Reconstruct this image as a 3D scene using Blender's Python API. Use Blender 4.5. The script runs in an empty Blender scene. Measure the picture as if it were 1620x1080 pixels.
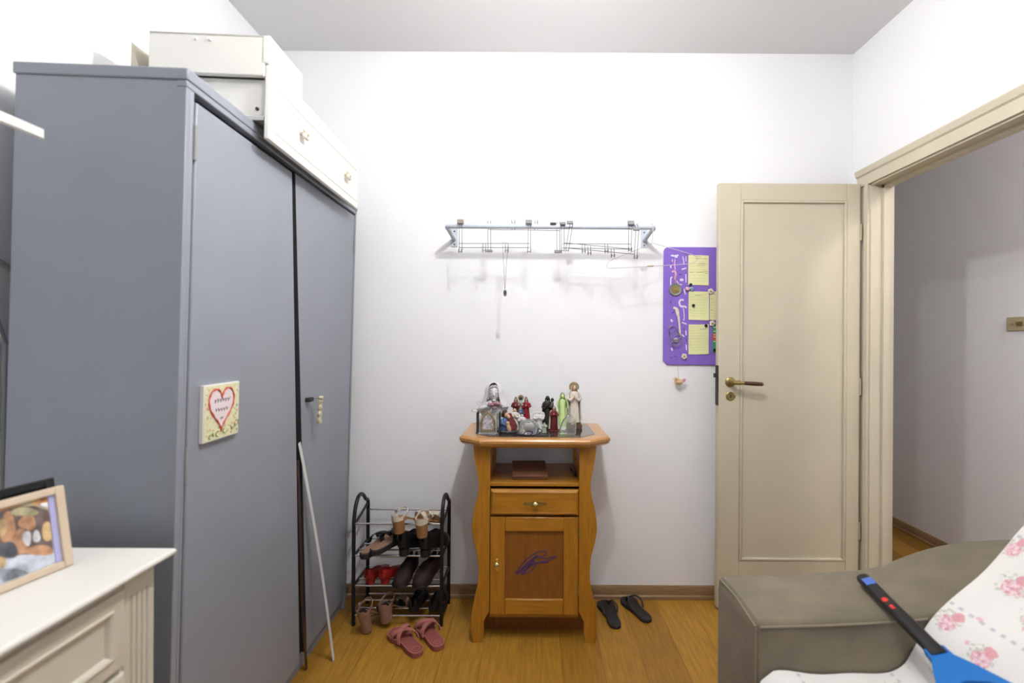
import bpy, bmesh, math, random
from mathutils import Vector, Matrix, Euler
R = math.radians
PI = math.pi
random.seed(7)
SC = bpy.context.scene
COL = SC.collection

# ---------------------------------------------------------------- camera
CAM_H = 1.30
FPX = 745.0
VX, VY = 845.0, 540.0
ROLL = R(0.35)
cd = bpy.data.cameras.new('camera')
cam = bpy.data.objects.new('camera', cd)
COL.objects.link(cam)
cam.location = (0, 0, CAM_H)
cam.rotation_euler = (Matrix.Rotation(R(90), 3, 'X') @ Matrix.Rotation(ROLL, 3, 'Z')).to_euler()
cd.sensor_width = 36
cd.lens = 36 * FPX / 1620
cd.shift_x = -(VX - 810) / 1620
cd.shift_y = (VY - 540) / 1620
cd.clip_start = 0.02
cd.dof.use_dof = True
cd.dof.focus_distance = 2.25
cd.dof.aperture_fstop = 1.9
SC.camera = cam

# ---------------------------------------------------------------- light
w = bpy.data.worlds.new('world')
SC.world = w
w.use_nodes = True
w.node_tree.nodes['Background'].inputs[0].default_value = (0.75, 0.82, 1, 1)
w.node_tree.nodes['Background'].inputs[1].default_value = 0.25

def light(name, kind, loc, energy, color, rot=(0, 0, 0), **kw):
    ld = bpy.data.lights.new(name, kind)
    ld.energy = energy
    ld.color = color
    for k, v in kw.items():
        setattr(ld, k, v)
    o = bpy.data.objects.new(name, ld)
    o.location = loc
    o.rotation_euler = rot
    COL.objects.link(o)
    return o

# two bulbs of the ceiling fitting, just above the frame
light('ceiling_bulb', 'POINT', (0.10, 1.20, 2.46), 21, (1.0, 0.985, 0.975), shadow_soft_size=0.035)
light('ceiling_bulb', 'POINT', (0.16, 0.62, 2.60), 15, (1.0, 0.985, 0.975), shadow_soft_size=0.035)
light('window_daylight', 'AREA', (-0.15, -1.36, 1.55), 1.5, (0.80, 0.88, 1.0), (R(90), 0, 0), shape='RECTANGLE', size=1.3, size_y=1.2)

light('hall_fill', 'POINT', (2.12, 0.55, 2.45), 22, (1.0, 0.95, 0.92), shadow_soft_size=0.08)  # added fill light that brightens the hallway from out of view

SC.view_settings.view_transform = 'Standard'
SC.view_settings.look = 'None'
SC.view_settings.exposure = 0.95
SC.view_settings.gamma = 1.0
SC.view_settings.use_curve_mapping = False

# ---------------------------------------------------------------- measuring helpers
def ray(px, py):
    u, v = px - VX, py - VY
    c, s = math.cos(ROLL), math.sin(ROLL)
    return ((u * c + v * s) / FPX, 1.0, -(-u * s + v * c) / FPX)

def aty(px, py, y):
    r = ray(px, py)
    return (r[0] * y, y, CAM_H + r[2] * y)

def atz(px, py, z):
    r = ray(px, py)
    t = (z - CAM_H) / r[2]
    return (r[0] * t, t, z)

def atx(px, py, x):
    r = ray(px, py)
    t = x / r[0]
    return (x, t, CAM_H + r[2] * t)

# ---------------------------------------------------------------- materials
def mat(name, col, rough=0.6, metal=0.0, bump=0.0, bscale=80, var=0.0, vscale=6, trans=0.0, ior=1.45, emit=None, coat=0.0, sheen=0.0, spec=0.5):
    m = bpy.data.materials.new(name)
    m.use_nodes = True
    nt = m.node_tree
    b = nt.nodes['Principled BSDF']
    b.inputs['Base Color'].default_value = (*col, 1)
    b.inputs['Roughness'].default_value = rough
    b.inputs['Metallic'].default_value = metal
    b.inputs['Transmission Weight'].default_value = trans
    b.inputs['IOR'].default_value = ior
    b.inputs['Coat Weight'].default_value = coat
    b.inputs['Sheen Weight'].default_value = sheen
    b.inputs['Specular IOR Level'].default_value = spec
    tc = nt.nodes.new('ShaderNodeTexCoord')
    if var:
        n = nt.nodes.new('ShaderNodeTexNoise')
        n.inputs['Scale'].default_value = vscale
        n.inputs['Detail'].default_value = 5
        nt.links.new(tc.outputs['Object'], n.inputs['Vector'])
        r = nt.nodes.new('ShaderNodeValToRGB')
        r.color_ramp.elements[0].position = 0.3
        r.color_ramp.elements[1].position = 0.7
        r.color_ramp.elements[0].color = (*[max(0, c * (1 - var)) for c in col], 1)
        r.color_ramp.elements[1].color = (*[min(1, c * (1 + var)) for c in col], 1)
        nt.links.new(n.outputs['Fac'], r.inputs[0])
        nt.links.new(r.outputs[0], b.inputs['Base Color'])
    if bump:
        n = nt.nodes.new('ShaderNodeTexNoise')
        n.inputs['Scale'].default_value = bscale
        n.inputs['Detail'].default_value = 4
        nt.links.new(tc.outputs['Object'], n.inputs['Vector'])
        bp = nt.nodes.new('ShaderNodeBump')
        bp.inputs['Strength'].default_value = bump
        bp.inputs['Distance'].default_value = 0.003
        nt.links.new(n.outputs['Fac'], bp.inputs['Height'])
        nt.links.new(bp.outputs[0], b.inputs['Normal'])
    return m

def wood(name, c1, c2, axis='z', rough=0.35, scale=9, coat=0.3, stretch=9):
    m = bpy.data.materials.new(name)
    m.use_nodes = True
    nt = m.node_tree
    b = nt.nodes['Principled BSDF']
    tc = nt.nodes.new('ShaderNodeTexCoord')
    mp = nt.nodes.new('ShaderNodeMapping')
    s = [stretch, stretch, stretch]
    s['xyz'.index(axis)] = 1.0
    mp.inputs['Scale'].default_value = s
    nt.links.new(tc.outputs['Object'], mp.inputs[0])
    n = nt.nodes.new('ShaderNodeTexNoise')
    n.inputs['Scale'].default_value = scale
    n.inputs['Detail'].default_value = 8
    n.inputs['Distortion'].default_value = 0.6
    nt.links.new(mp.outputs[0], n.inputs['Vector'])
    r = nt.nodes.new('ShaderNodeValToRGB')
    r.color_ramp.elements[0].position = 0.32
    r.color_ramp.elements[1].position = 0.68
    r.color_ramp.elements[0].color = (*c1, 1)
    r.color_ramp.elements[1].color = (*c2, 1)
    nt.links.new(n.outputs['Fac'], r.inputs[0])
    nt.links.new(r.outputs[0], b.inputs['Base Color'])
    b.inputs['Roughness'].default_value = rough
    b.inputs['Coat Weight'].default_value = coat
    b.inputs['Coat Roughness'].default_value = 0.15
    return m

def floor_mat():
    m = bpy.data.materials.new('laminate_floor')
    m.use_nodes = True
    nt = m.node_tree
    L = nt.links.new
    b = nt.nodes['Principled BSDF']
    tc = nt.nodes.new('ShaderNodeTexCoord')
    mp = nt.nodes.new('ShaderNodeMapping')
    mp.inputs['Rotation'].default_value = (0, 0, R(90))
    mp.inputs['Location'].default_value = (0.35, 0.045, 0)
    L(tc.outputs['Object'], mp.inputs[0])
    br = nt.nodes.new('ShaderNodeTexBrick')
    br.inputs['Scale'].default_value = 1
    br.inputs['Brick Width'].default_value = 2.3
    br.inputs['Row Height'].default_value = 0.165
    br.inputs['Mortar Size'].default_value = 0.0012
    br.inputs['Mortar Smooth'].default_value = 0.3
    br.inputs['Bias'].default_value = 0.0
    br.offset = 0.37
    br.inputs['Color1'].default_value = (0.285, 0.140, 0.016, 1)
    br.inputs['Color2'].default_value = (0.45, 0.235, 0.034, 1)
    br.inputs['Mortar'].default_value = (0.20, 0.085, 0.014, 1)
    L(mp.outputs[0], br.inputs['Vector'])
    m2 = nt.nodes.new('ShaderNodeMapping')
    m2.inputs['Scale'].default_value = (14, 1.2, 1)
    L(tc.outputs['Object'], m2.inputs[0])
    n = nt.nodes.new('ShaderNodeTexNoise')
    n.inputs['Scale'].default_value = 6
    n.inputs['Detail'].default_value = 8
    L(m2.outputs[0], n.inputs['Vector'])
    rr = nt.nodes.new('ShaderNodeValToRGB')
    rr.color_ramp.elements[0].position = 0.3
    rr.color_ramp.elements[1].position = 0.7
    rr.color_ramp.elements[0].color = (0.74, 0.72, 0.68, 1)
    rr.color_ramp.elements[1].color = (1.12, 1.1, 1.06, 1)
    L(n.outputs['Fac'], rr.inputs[0])
    mx = nt.nodes.new('ShaderNodeMixRGB')
    mx.blend_type = 'MULTIPLY'
    mx.inputs[0].default_value = 1
    L(br.outputs['Color'], mx.inputs[1])
    L(rr.outputs[0], mx.inputs[2])
    L(mx.outputs[0], b.inputs['Base Color'])
    b.inputs['Roughness'].default_value = 0.42
    b.inputs['Specular IOR Level'].default_value = 0.35
    return m

def cloth_mat():
    """cream cotton printed with rose sprays and rows of little grey-blue tulips (UV in metres)"""
    m = bpy.data.materials.new('floral_cotton')
    m.use_nodes = True
    nt = m.node_tree
    L = nt.links.new
    N = nt.nodes.new
    b = nt.nodes['Principled BSDF']
    b.inputs['Roughness'].default_value = 0.85
    b.inputs['Sheen Weight'].default_value = 0.15
    uv = N('ShaderNodeTexCoord')
    base = N('ShaderNodeRGB')
    base.outputs[0].default_value = (0.76, 0.74, 0.71, 1)
    def math_(op, a, bb=None, c=None):
        k = N('ShaderNodeMath')
        k.operation = op
        for i, val in enumerate((a, bb, c)):
            if val is None:
                continue
            if isinstance(val, (int, float)):
                k.inputs[i].default_value = val
            else:
                L(val, k.inputs[i])
        return k.outputs[0]
    def mix(fac, a, bcol):
        k = N('ShaderNodeMixRGB')
        L(fac, k.inputs[0])
        L(a, k.inputs[1])
        if isinstance(bcol, tuple):
            k.inputs[2].default_value = (*bcol, 1)
        else:
            L(bcol, k.inputs[2])
        return k.outputs[0]
    warp = N('ShaderNodeTexNoise')
    warp.inputs['Scale'].default_value = 55
    warp.inputs['Detail'].default_value = 3
    L(uv.outputs['UV'], warp.inputs['Vector'])
    add = N('ShaderNodeVectorMath')
    add.operation = 'MULTIPLY_ADD'
    L(warp.outputs['Color'], add.inputs[0])
    add.inputs[1].default_value = (0.018, 0.018, 0)
    L(uv.outputs['UV'], add.inputs[2])
    def spots(scale, off, radius, rnd=0.75):
        mp = N('ShaderNodeMapping')
        mp.inputs['Location'].default_value = off
        L(add.outputs[0], mp.inputs[0])
        v = N('ShaderNodeTexVoronoi')
        v.voronoi_dimensions = '2D'
        v.inputs['Scale'].default_value = scale
        v.inputs['Randomness'].default_value = rnd
        L(mp.outputs[0], v.inputs['Vector'])
        ramp = N('ShaderNodeValToRGB')
        ramp.color_ramp.elements[0].position = radius * scale * 0.82
        ramp.color_ramp.elements[1].position = radius * scale
        ramp.color_ramp.elements[0].color = (1, 1, 1, 1)
        ramp.color_ramp.elements[1].color = (0, 0, 0, 1)
        L(v.outputs['Distance'], ramp.inputs[0])
        return ramp.outputs[0]
    petals = N('ShaderNodeTexNoise')
    petals.inputs['Scale'].default_value = 110
    petals.inputs['Detail'].default_value = 2
    L(uv.outputs['UV'], petals.inputs['Vector'])
    pr = N('ShaderNodeValToRGB')
    pr.color_ramp.elements[0].position = 0.36
    pr.color_ramp.elements[1].position = 0.62
    L(petals.outputs['Fac'], pr.inputs[0])
    pr.color_ramp.elements[0].color = (0.60, 0.27, 0.31, 1)
    pr.color_ramp.elements[1].color = (0.80, 0.64, 0.68, 1)
    speck = N('ShaderNodeValToRGB')
    speck.color_ramp.elements[0].position = 0.5
    speck.color_ramp.elements[1].position = 0.56
    L(petals.outputs['Fac'], speck.inputs[0])
    O = (0.03, 0.02, 0)
    col = base.outputs[0]
    leaf = spots(8, O, 0.033)
    lf = math_('MULTIPLY', leaf, speck.outputs[0])
    lf = math_('MULTIPLY', lf, 0.75)
    col = mix(lf, col, (0.42, 0.47, 0.36))
    rose = spots(8, (O[0] + 0.006, O[1] + 0.004, 0), 0.021)
    col = mix(rose, col, pr.outputs[0])
    rose2 = spots(8, (O[0] - 0.02, O[1] + 0.012, 0), 0.013)
    col = mix(math_('MULTIPLY', rose2, 0.85), col, (0.66, 0.27, 0.31))
    bud = spots(9, (0.3, 0.7, 0), 0.0065)
    col = mix(math_('MULTIPLY', bud, 0.8), col, (0.70, 0.40, 0.44))
    # tulip rows
    sep = N('ShaderNodeSeparateXYZ')
    L(uv.outputs['UV'], sep.inputs[0])
    fr = math_('FRACT', math_('MULTIPLY', sep.outputs[0], 1 / 0.235))
    inrow = math_('COMPARE', fr, 0.42, 0.017)
    fv = math_('FRACT', math_('MULTIPLY', sep.outputs[1], 1 / 0.024))
    tul = math_('COMPARE', fv, 0.5, 0.22)
    tt = math_('MULTIPLY', math_('MULTIPLY', inrow, tul), 0.65)
    col = mix(tt, col, (0.36, 0.40, 0.46))
    L(col, b.inputs['Base Color'])
    wv = N('ShaderNodeTexNoise')
    wv.inputs['Scale'].default_value = 260
    L(uv.outputs['UV'], wv.inputs['Vector'])
    bp = N('ShaderNodeBump')
    bp.inputs['Strength'].default_value = 0.25
    bp.inputs['Distance'].default_value = 0.002
    L(wv.outputs['Fac'], bp.inputs['Height'])
    L(bp.outputs[0], b.inputs['Normal'])
    return m

def photo_mat(name):
    """a blurred holiday snapshot: warm blobs over a pale lower third"""
    m = bpy.data.materials.new(name)
    m.use_nodes = True
    nt = m.node_tree
    L = nt.links.new
    N = nt.nodes.new
    b = nt.nodes['Principled BSDF']
    b.inputs['Roughness'].default_value = 0.25
    uv = N('ShaderNodeTexCoord')
    n = N('ShaderNodeTexNoise')
    n.inputs['Scale'].default_value = 26
    n.inputs['Detail'].default_value = 2.5
    L(uv.outputs['Object'], n.inputs['Vector'])
    r = N('ShaderNodeValToRGB')
    els = r.color_ramp.elements
    els[0].position = 0.30
    els[0].color = (0.04, 0.045, 0.06, 1)
    els[1].position = 0.72
    els[1].color = (0.75, 0.68, 0.62, 1)
    for p, c in ((0.40, (0.22, 0.12, 0.09)), (0.47, (0.50, 0.22, 0.09)), (0.55, (0.62, 0.36, 0.16)), (0.62, (0.50, 0.45, 0.28))):
        e = els.new(p)
        e.color = (*c, 1)
    L(n.outputs['Fac'], r.inputs[0])
    sep = N('ShaderNodeSeparateXYZ')
    L(uv.outputs['Object'], sep.inputs[0])
    g = N('ShaderNodeValToRGB')
    g.color_ramp.elements[0].position = 0.045
    g.color_ramp.elements[1].position = 0.060
    L(sep.outputs[2], g.inputs[0])
    mx = N('ShaderNodeMixRGB')
    L(g.outputs[0], mx.inputs[0])
    mx.inputs[1].default_value = (0.66, 0.74, 0.84, 1)
    L(r.outputs[0], mx.inputs[2])
    L(mx.outputs[0], b.inputs['Base Color'])
    return m

M = {}
M['wall'] = mat('white_wall_paint', (0.865, 0.87, 0.885), 0.85, bump=0.25, bscale=160, var=0.012, vscale=3)
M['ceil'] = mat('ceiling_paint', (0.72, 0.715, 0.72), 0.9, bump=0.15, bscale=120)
M['frontwall'] = mat('window_wall_paint', (0.22, 0.23, 0.25), 0.85)  # kept dark so this unseen wall bounces less light onto the wardrobe side
M['hallwall'] = mat('hall_wall_paint', (0.78, 0.77, 0.78), 0.85, bump=0.25, bscale=160)
M['floor'] = floor_mat()
M['skirt'] = wood('skirting_wood', (0.22, 0.13, 0.06), (0.33, 0.21, 0.10), 'x', 0.5, coat=0)
M['door'] = mat('cream_door_paint', (0.585, 0.535, 0.405), 0.45, bump=0.12, bscale=40, var=0.05, vscale=3)
M['casing'] = mat('cream_casing_paint', (0.62, 0.57, 0.44), 0.45, bump=0.1, bscale=40, var=0.04, vscale=3)
M['brass'] = mat('old_brass', (0.36, 0.28, 0.11), 0.42, 0.9, var=0.15, vscale=60)
M['brass2'] = mat('bright_brass', (0.80, 0.66, 0.30), 0.25, 1.0)
M['darkwood'] = mat('dark_handle_wood', (0.06, 0.025, 0.015), 0.4)
M['iron'] = mat('dark_iron', (0.06, 0.06, 0.055), 0.6, 0.6, var=0.3, vscale=60)
M['grey'] = mat('grey_wardrobe_paint', (0.262, 0.283, 0.325), 0.42, bump=0.25, bscale=220, var=0.035, vscale=4)
M['gapshade'] = mat('wardrobe_gap_shade', (0.03, 0.03, 0.033), 0.8)  # near-black colour standing for the shade in the wardrobe door gaps
M['white'] = mat('white_lacquer', (0.80, 0.79, 0.74), 0.4, var=0.01)
M['cream'] = mat('cream_lacquer', (0.60, 0.56, 0.46), 0.4, var=0.02)
M['knobceramic'] = mat('ceramic_knob', (0.72, 0.66, 0.55), 0.3)
M['steel'] = mat('zinc_steel', (0.55, 0.55, 0.55), 0.35, 0.9)
M['dullsteel'] = mat('dull_pewter', (0.26, 0.26, 0.25), 0.5, 0.6)
M['chrome'] = mat('chrome_bar', (0.75, 0.75, 0.77), 0.25, 1.0)
M['black'] = mat('black_plastic', (0.010, 0.010, 0.011), 0.4)
M['blackrub'] = mat('black_rubber', (0.022, 0.018, 0.020), 0.6, bump=0.3, bscale=300)
M['blackleather'] = mat('black_leather', (0.008, 0.008, 0.009), 0.38, bump=0.2, bscale=200)
M['burg'] = mat('dark_burgundy_suede', (0.028, 0.010, 0.010), 0.75)
M['woodA'] = wood('honey_wood', (0.33, 0.135, 0.010), (0.44, 0.195, 0.018), 'z', 0.32)
M['woodX'] = wood('honey_wood_cross', (0.33, 0.135, 0.010), (0.44, 0.195, 0.018), 'x', 0.32)
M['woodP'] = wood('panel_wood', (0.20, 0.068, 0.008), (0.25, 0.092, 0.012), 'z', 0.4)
M['woodT'] = wood('top_wood', (0.40, 0.19, 0.045), (0.52, 0.26, 0.07), 'x', 0.3, coat=0.5)
M['granite'] = mat('dark_glass_inset', (0.045, 0.036, 0.032), 0.12, var=0.5, vscale=180, coat=0.5)
M['leather'] = mat('tan_leather', (0.22, 0.095, 0.048), 0.5, bump=0.4, bscale=150, var=0.12, vscale=20)
M['purplepen'] = mat('purple_ink', (0.07, 0.03, 0.12), 0.6)
M['purple'] = mat('purple_foam', (0.235, 0.135, 0.56), 0.7, bump=0.2, bscale=250, var=0.04, vscale=12)
M['paper'] = mat('yellow_paper', (0.76, 0.76, 0.40), 0.8, var=0.03, vscale=20)
M['ink'] = mat('dark_ink', (0.07, 0.07, 0.06), 0.7)
M['inkpale'] = mat('pale_pencil', (0.50, 0.50, 0.30), 0.8)
M['pinkpaper'] = mat('pink_paint', (0.72, 0.42, 0.48), 0.6)
M['whitepaint'] = mat('white_print', (0.72, 0.68, 0.80), 0.5)
M['cardface'] = mat('floral_card', (0.70, 0.69, 0.44), 0.6, var=0.10, vscale=90)
M['cardwhite'] = mat('card_white', (0.78, 0.76, 0.72), 0.6)
M['pinkwhite'] = mat('heart_white', (0.78, 0.68, 0.70), 0.6)
M['red'] = mat('red_paint', (0.58, 0.10, 0.07), 0.5, var=0.15, vscale=150)
M['tassel'] = mat('beige_cord', (0.58, 0.53, 0.38), 0.9, bump=0.8, bscale=300)
M['wiredark'] = mat('dark_wire', (0.16, 0.16, 0.16), 0.4, 0.7)
M['whitewire'] = mat('white_tube_enamel', (0.52, 0.57, 0.64), 0.35)
M['hangerwire'] = mat('hanger_enamel', (0.52, 0.51, 0.53), 0.35)
M['pad'] = mat('grey_foam_pad', (0.28, 0.28, 0.28), 0.8)
M['padbrown'] = mat('taupe_clip', (0.30, 0.26, 0.22), 0.7)
M['sofa'] = mat('beige_velour', (0.185, 0.157, 0.108), 0.95, bump=0.5, bscale=170, var=0.16, vscale=9, sheen=0.1)
M['seam'] = mat('sofa_seam', (0.24, 0.205, 0.145), 0.9)
M['cloth'] = cloth_mat()
M['racketblue'] = mat('blue_plastic', (0.0, 0.135, 0.45), 0.4)
M['racketlabel'] = mat('blue_label', (0.07, 0.16, 0.55), 0.4)
M['redbtn'] = mat('red_button', (0.65, 0.03, 0.02), 0.4)
M['pinkfoam'] = mat('pink_rubber', (0.30, 0.085, 0.075), 0.6, var=0.06, vscale=30)
M['pinkstrap'] = mat('light_pink_rubber', (0.46, 0.17, 0.14), 0.5)
M['beigestrap'] = mat('ivory_leather', (0.66, 0.60, 0.49), 0.5)
M['cork'] = mat('cork_heel', (0.33, 0.165, 0.07), 0.7, var=0.15, vscale=60)
M['tan'] = mat('tan_insole', (0.27, 0.155, 0.10), 0.7, var=0.15, vscale=60)
M['nude'] = mat('nude_patent', (0.30, 0.165, 0.115), 0.4)
M['redshoe'] = mat('red_leather', (0.28, 0.012, 0.008), 0.45)
M['framewood'] = mat('pale_frame_wood', (0.66, 0.53, 0.39), 0.5, var=0.06)
M['lilac'] = mat('lilac_mat', (0.45, 0.45, 0.72), 0.5)
M['photo'] = photo_mat('snapshot')
M['brownstrip'] = wood('brown_strip', (0.035, 0.014, 0.010), (0.06, 0.024, 0.016), 'z', 0.5)
M['whitestrip'] = mat('white_plastic_strip', (0.62, 0.62, 0.62), 0.5)
M['skin'] = mat('painted_skin', (0.58, 0.36, 0.24), 0.5)
M['hair'] = mat('painted_hair', (0.07, 0.03, 0.018), 0.6)
M['blue'] = mat('painted_blue', (0.06, 0.11, 0.24), 0.5, var=0.2, vscale=60)
M['wine'] = mat('painted_wine', (0.13, 0.014, 0.014), 0.45, var=0.25, vscale=70)
M['redrobe'] = mat('painted_red', (0.26, 0.012, 0.02), 0.45, var=0.2, vscale=70)
M['plaster'] = mat('ivory_plaster', (0.66, 0.60, 0.52), 0.6, var=0.08, vscale=60, bump=0.3, bscale=120)
M['porcelain'] = mat('white_porcelain', (0.66, 0.65, 0.65), 0.3, var=0.03, vscale=30)
M['porcgrey'] = mat('greyish_porcelain', (0.50, 0.49, 0.49), 0.35, var=0.1, vscale=30)
M['gold'] = mat('aged_gold', (0.42, 0.32, 0.16), 0.4, 0.7, var=0.3, vscale=100)
M['darkgreen'] = mat('black_green_paint', (0.022, 0.022, 0.014), 0.4, var=0.5, vscale=80)
M['glow'] = mat('pale_green_resin', (0.60, 0.78, 0.33), 0.4, var=0.05, vscale=40)
M['glass'] = mat('clear_crystal', (0.95, 0.97, 0.96), 0.08, trans=0.9, ior=1.5, bump=0.6, bscale=90)
M['rose'] = mat('rose_pink', (0.58, 0.30, 0.36), 0.4, var=0.15, vscale=100)
M['rock'] = mat('brown_rock', (0.10, 0.055, 0.03), 0.7, var=0.5, vscale=60)
M['icon'] = mat('icon_print', (0.42, 0.40, 0.44), 0.4, var=0.6, vscale=110)
M['sagepaint'] = mat('sage_paint', (0.38, 0.42, 0.33), 0.6, var=0.25, vscale=90)
M['board'] = mat('beige_board', (0.60, 0.57, 0.46), 0.7)
M['linen'] = mat('white_linen', (0.80, 0.79, 0.74), 0.9)
M['switch'] = mat('beige_switch', (0.42, 0.36, 0.22), 0.5)
M['green'] = mat('green_print', (0.06, 0.28, 0.17), 0.5)
M['birdwood'] = mat('painted_bird', (0.66, 0.43, 0.22), 0.5, var=0.15, vscale=60)
M['petal'] = mat('cream_petal', (0.70, 0.62, 0.50), 0.6)

# ---------------------------------------------------------------- mesh builder
class MB:
    def __init__(s):
        s.v = []
        s.f = []
        s.mi = []
        s.cur = 0
        s.T = None
    def m(s, i):
        s.cur = i
        return s
    def add(s, vs, fs):
        n = len(s.v)
        for p in vs:
            p = Vector(p)
            s.v.append(s.T @ p if s.T is not None else p)
        for f in fs:
            s.f.append([n + i for i in f])
            s.mi.append(s.cur)
        return s
    def box(s, x0, x1, y0, y1, z0, z1):
        return s.add([(x0, y0, z0), (x1, y0, z0), (x1, y1, z0), (x0, y1, z0), (x0, y0, z1), (x1, y0, z1), (x1, y1, z1), (x0, y1, z1)],
                     [(3, 2, 1, 0), (4, 5, 6, 7), (0, 1, 5, 4), (1, 2, 6, 5), (2, 3, 7, 6), (3, 0, 4, 7)])
    def prism(s, pts, a0, a1, axis='z'):
        n = len(pts)
        def mk(p, a):
            if axis == 'z':
                return (p[0], p[1], a)
            if axis == 'y':
                return (p[0], a, p[1])
            return (a, p[0], p[1])
        vs = [mk(p, a0) for p in pts] + [mk(p, a1) for p in pts]
        fs = [list(range(n))[::-1], list(range(n, 2 * n))] + [(i, (i + 1) % n, n + (i + 1) % n, n + i) for i in range(n)]
        return s.add(vs, fs)
    def loft(s, rings, cap=True, closed=True):
        n = len(rings[0])
        vs = [p for r in rings for p in r]
        fs = []
        for k in range(len(rings) - 1):
            for i in range(n if closed else n - 1):
                j = (i + 1) % n
                fs.append((k * n + i, k * n + j, (k + 1) * n + j, (k + 1) * n + i))
        if cap:
            fs.append(list(range(n))[::-1])
            fs.append(list(range((len(rings) - 1) * n, len(rings) * n)))
        return s.add(vs, fs)
    def tube(s, path, r, n=8, closed=False, ry=None, up=(0, 0, 1)):
        P = [Vector(p) for p in path]
        rings = []
        N_ = len(P)
        prev = None
        for i, p in enumerate(P):
            if closed:
                t = P[(i + 1) % N_] - P[i - 1]
            elif i == 0:
                t = P[1] - p
            elif i == N_ - 1:
                t = p - P[i - 1]
            else:
                t = (P[i + 1] - p).normalized() + (p - P[i - 1]).normalized()
            t = t.normalized() if t.length > 1e-9 else Vector((0, 0, 1))
            u = Vector(up)
            if prev is not None and ry is None:
                u = prev
            a = u.cross(t)
            if a.length < 1e-3:
                a = Vector((1, 0, 0)).cross(t)
                if a.length < 1e-3:
                    a = Vector((0, 1, 0)).cross(t)
            a.normalize()
            bb = t.cross(a)
            bb.normalize()
            prev = bb
            rr = r[i] if isinstance(r, (list, tuple)) else r
            r2 = rr if ry is None else (ry[i] if isinstance(ry, (list, tuple)) else ry)
            rings.append([p + a * rr * math.cos(2 * PI * k / n) + bb * r2 * math.sin(2 * PI * k / n) for k in range(n)])
        if closed:
            rings.append(rings[0])
            return s.loft(rings, cap=False)
        return s.loft(rings)
    def lathe(s, prof, c=(0, 0, 0), n=24, axis='z', sx=1, sy=1):
        rings = []
        for r, h in prof:
            r = max(r, 1e-5)
            ring = []
            for k in range(n):
                a = 2 * PI * k / n
                x, y = r * math.cos(a) * sx, r * math.sin(a) * sy
                if axis == 'z':
                    ring.append((c[0] + x, c[1] + y, c[2] + h))
                elif axis == 'y':
                    ring.append((c[0] + x, c[1] + h, c[2] + y))
                else:
                    ring.append((c[0] + h, c[1] + x, c[2] + y))
            rings.append(ring)
        return s.loft(rings)
    def ell(s, c, rx, ry, rz, nu=14, nv=9, rot=None):
        rings = []
        Q = Euler(rot).to_matrix() if rot else None
        for j in range(nv + 1):
            ph = -PI / 2 + PI * j / nv
            ring = []
            for i in range(nu):
                th = 2 * PI * i / nu
                p = Vector((rx * max(math.cos(ph), 1e-3) * math.cos(th), ry * max(math.cos(ph), 1e-3) * math.sin(th), rz * math.sin(ph)))
                if Q:
                    p = Q @ p
                ring.append(Vector(c) + p)
            rings.append(ring)
        return s.loft(rings)
    def sheet(s, g, thick=0.004, direction=(0, 0, -1)):
        """g: rows of points -> a closed shell"""
        nu, nv = len(g), len(g[0])
        d = Vector(direction) * thick
        top = [Vector(p) for r in g for p in r]
        bot = [p + d for p in top]
        fs = []
        o = nu * nv
        for i in range(nu - 1):
            for j in range(nv - 1):
                a = i * nv + j
                fs.append((a, a + 1, a + nv + 1, a + nv))
                fs.append((o + a, o + a + nv, o + a + nv + 1, o + a + 1))
        def edge(a, b):
            fs.append((a, b, o + b, o + a))
        for i in range(nu - 1):
            edge(i * nv, (i + 1) * nv)
            edge((i + 1) * nv + nv - 1, i * nv + nv - 1)
        for j in range(nv - 1):
            edge(j + 1, j)
            edge((nu - 1) * nv + j, (nu - 1) * nv + j + 1)
        return s.add(top + bot, fs)

def root_loc(o):
    while o.parent is not None:
        o = o.parent
    return o

def build(name, mb, material, parent=None, bevel=0, seg=2, world=False, loc=None, angle=38, subsurf=0):
    me = bpy.data.meshes.new(name)
    off = Vector((0, 0, 0))
    if world and parent is not None:
        off = root_loc(parent).location
    if loc is not None and parent is None:
        off = Vector(loc)
    me.from_pydata([v - off for v in mb.v], [], mb.f)
    mats = material if isinstance(material, (list, tuple)) else [material]
    for m_ in mats:
        me.materials.append(m_)
    bm = bmesh.new()
    bm.from_mesh(me)
    for i, f in enumerate(bm.faces):
        f.material_index = min(mb.mi[i], len(mats) - 1)
        f.smooth = True
    bmesh.ops.recalc_face_normals(bm, faces=bm.faces)
    bm.to_mesh(me)
    bm.free()
    me.set_sharp_from_angle(angle=R(angle))
    o = bpy.data.objects.new(name, me)
    COL.objects.link(o)
    if parent is not None:
        o.parent = parent
    elif loc is not None:
        o.location = loc
    if bevel:
        md = o.modifiers.new('bevel', 'BEVEL')
        md.width = bevel
        md.segments = seg
        md.limit_method = 'ANGLE'
        md.angle_limit = R(35)
        md.use_clamp_overlap = True
    if subsurf:
        md = o.modifiers.new('sub', 'SUBSURF')
        md.levels = subsurf
        md.render_levels = subsurf
    return o

def tag(o, label, cat, group=None):
    o['label'] = label
    o['category'] = cat
    if group:
        o['group'] = group
    return o

def thing(name, label, cat, loc=(0, 0, 0), rot=(0, 0, 0), group=None):
    o = bpy.data.objects.new(name, None)
    o.empty_display_size = 0.05
    COL.objects.link(o)
    o.location = loc
    o.rotation_euler = rot
    return tag(o, label, cat, group)

def structure(name, mb, m_, parent=None, bevel=0):
    o = build(name, mb, m_, parent, bevel)
    if parent is None:
        o['kind'] = 'structure'
    return o

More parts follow.
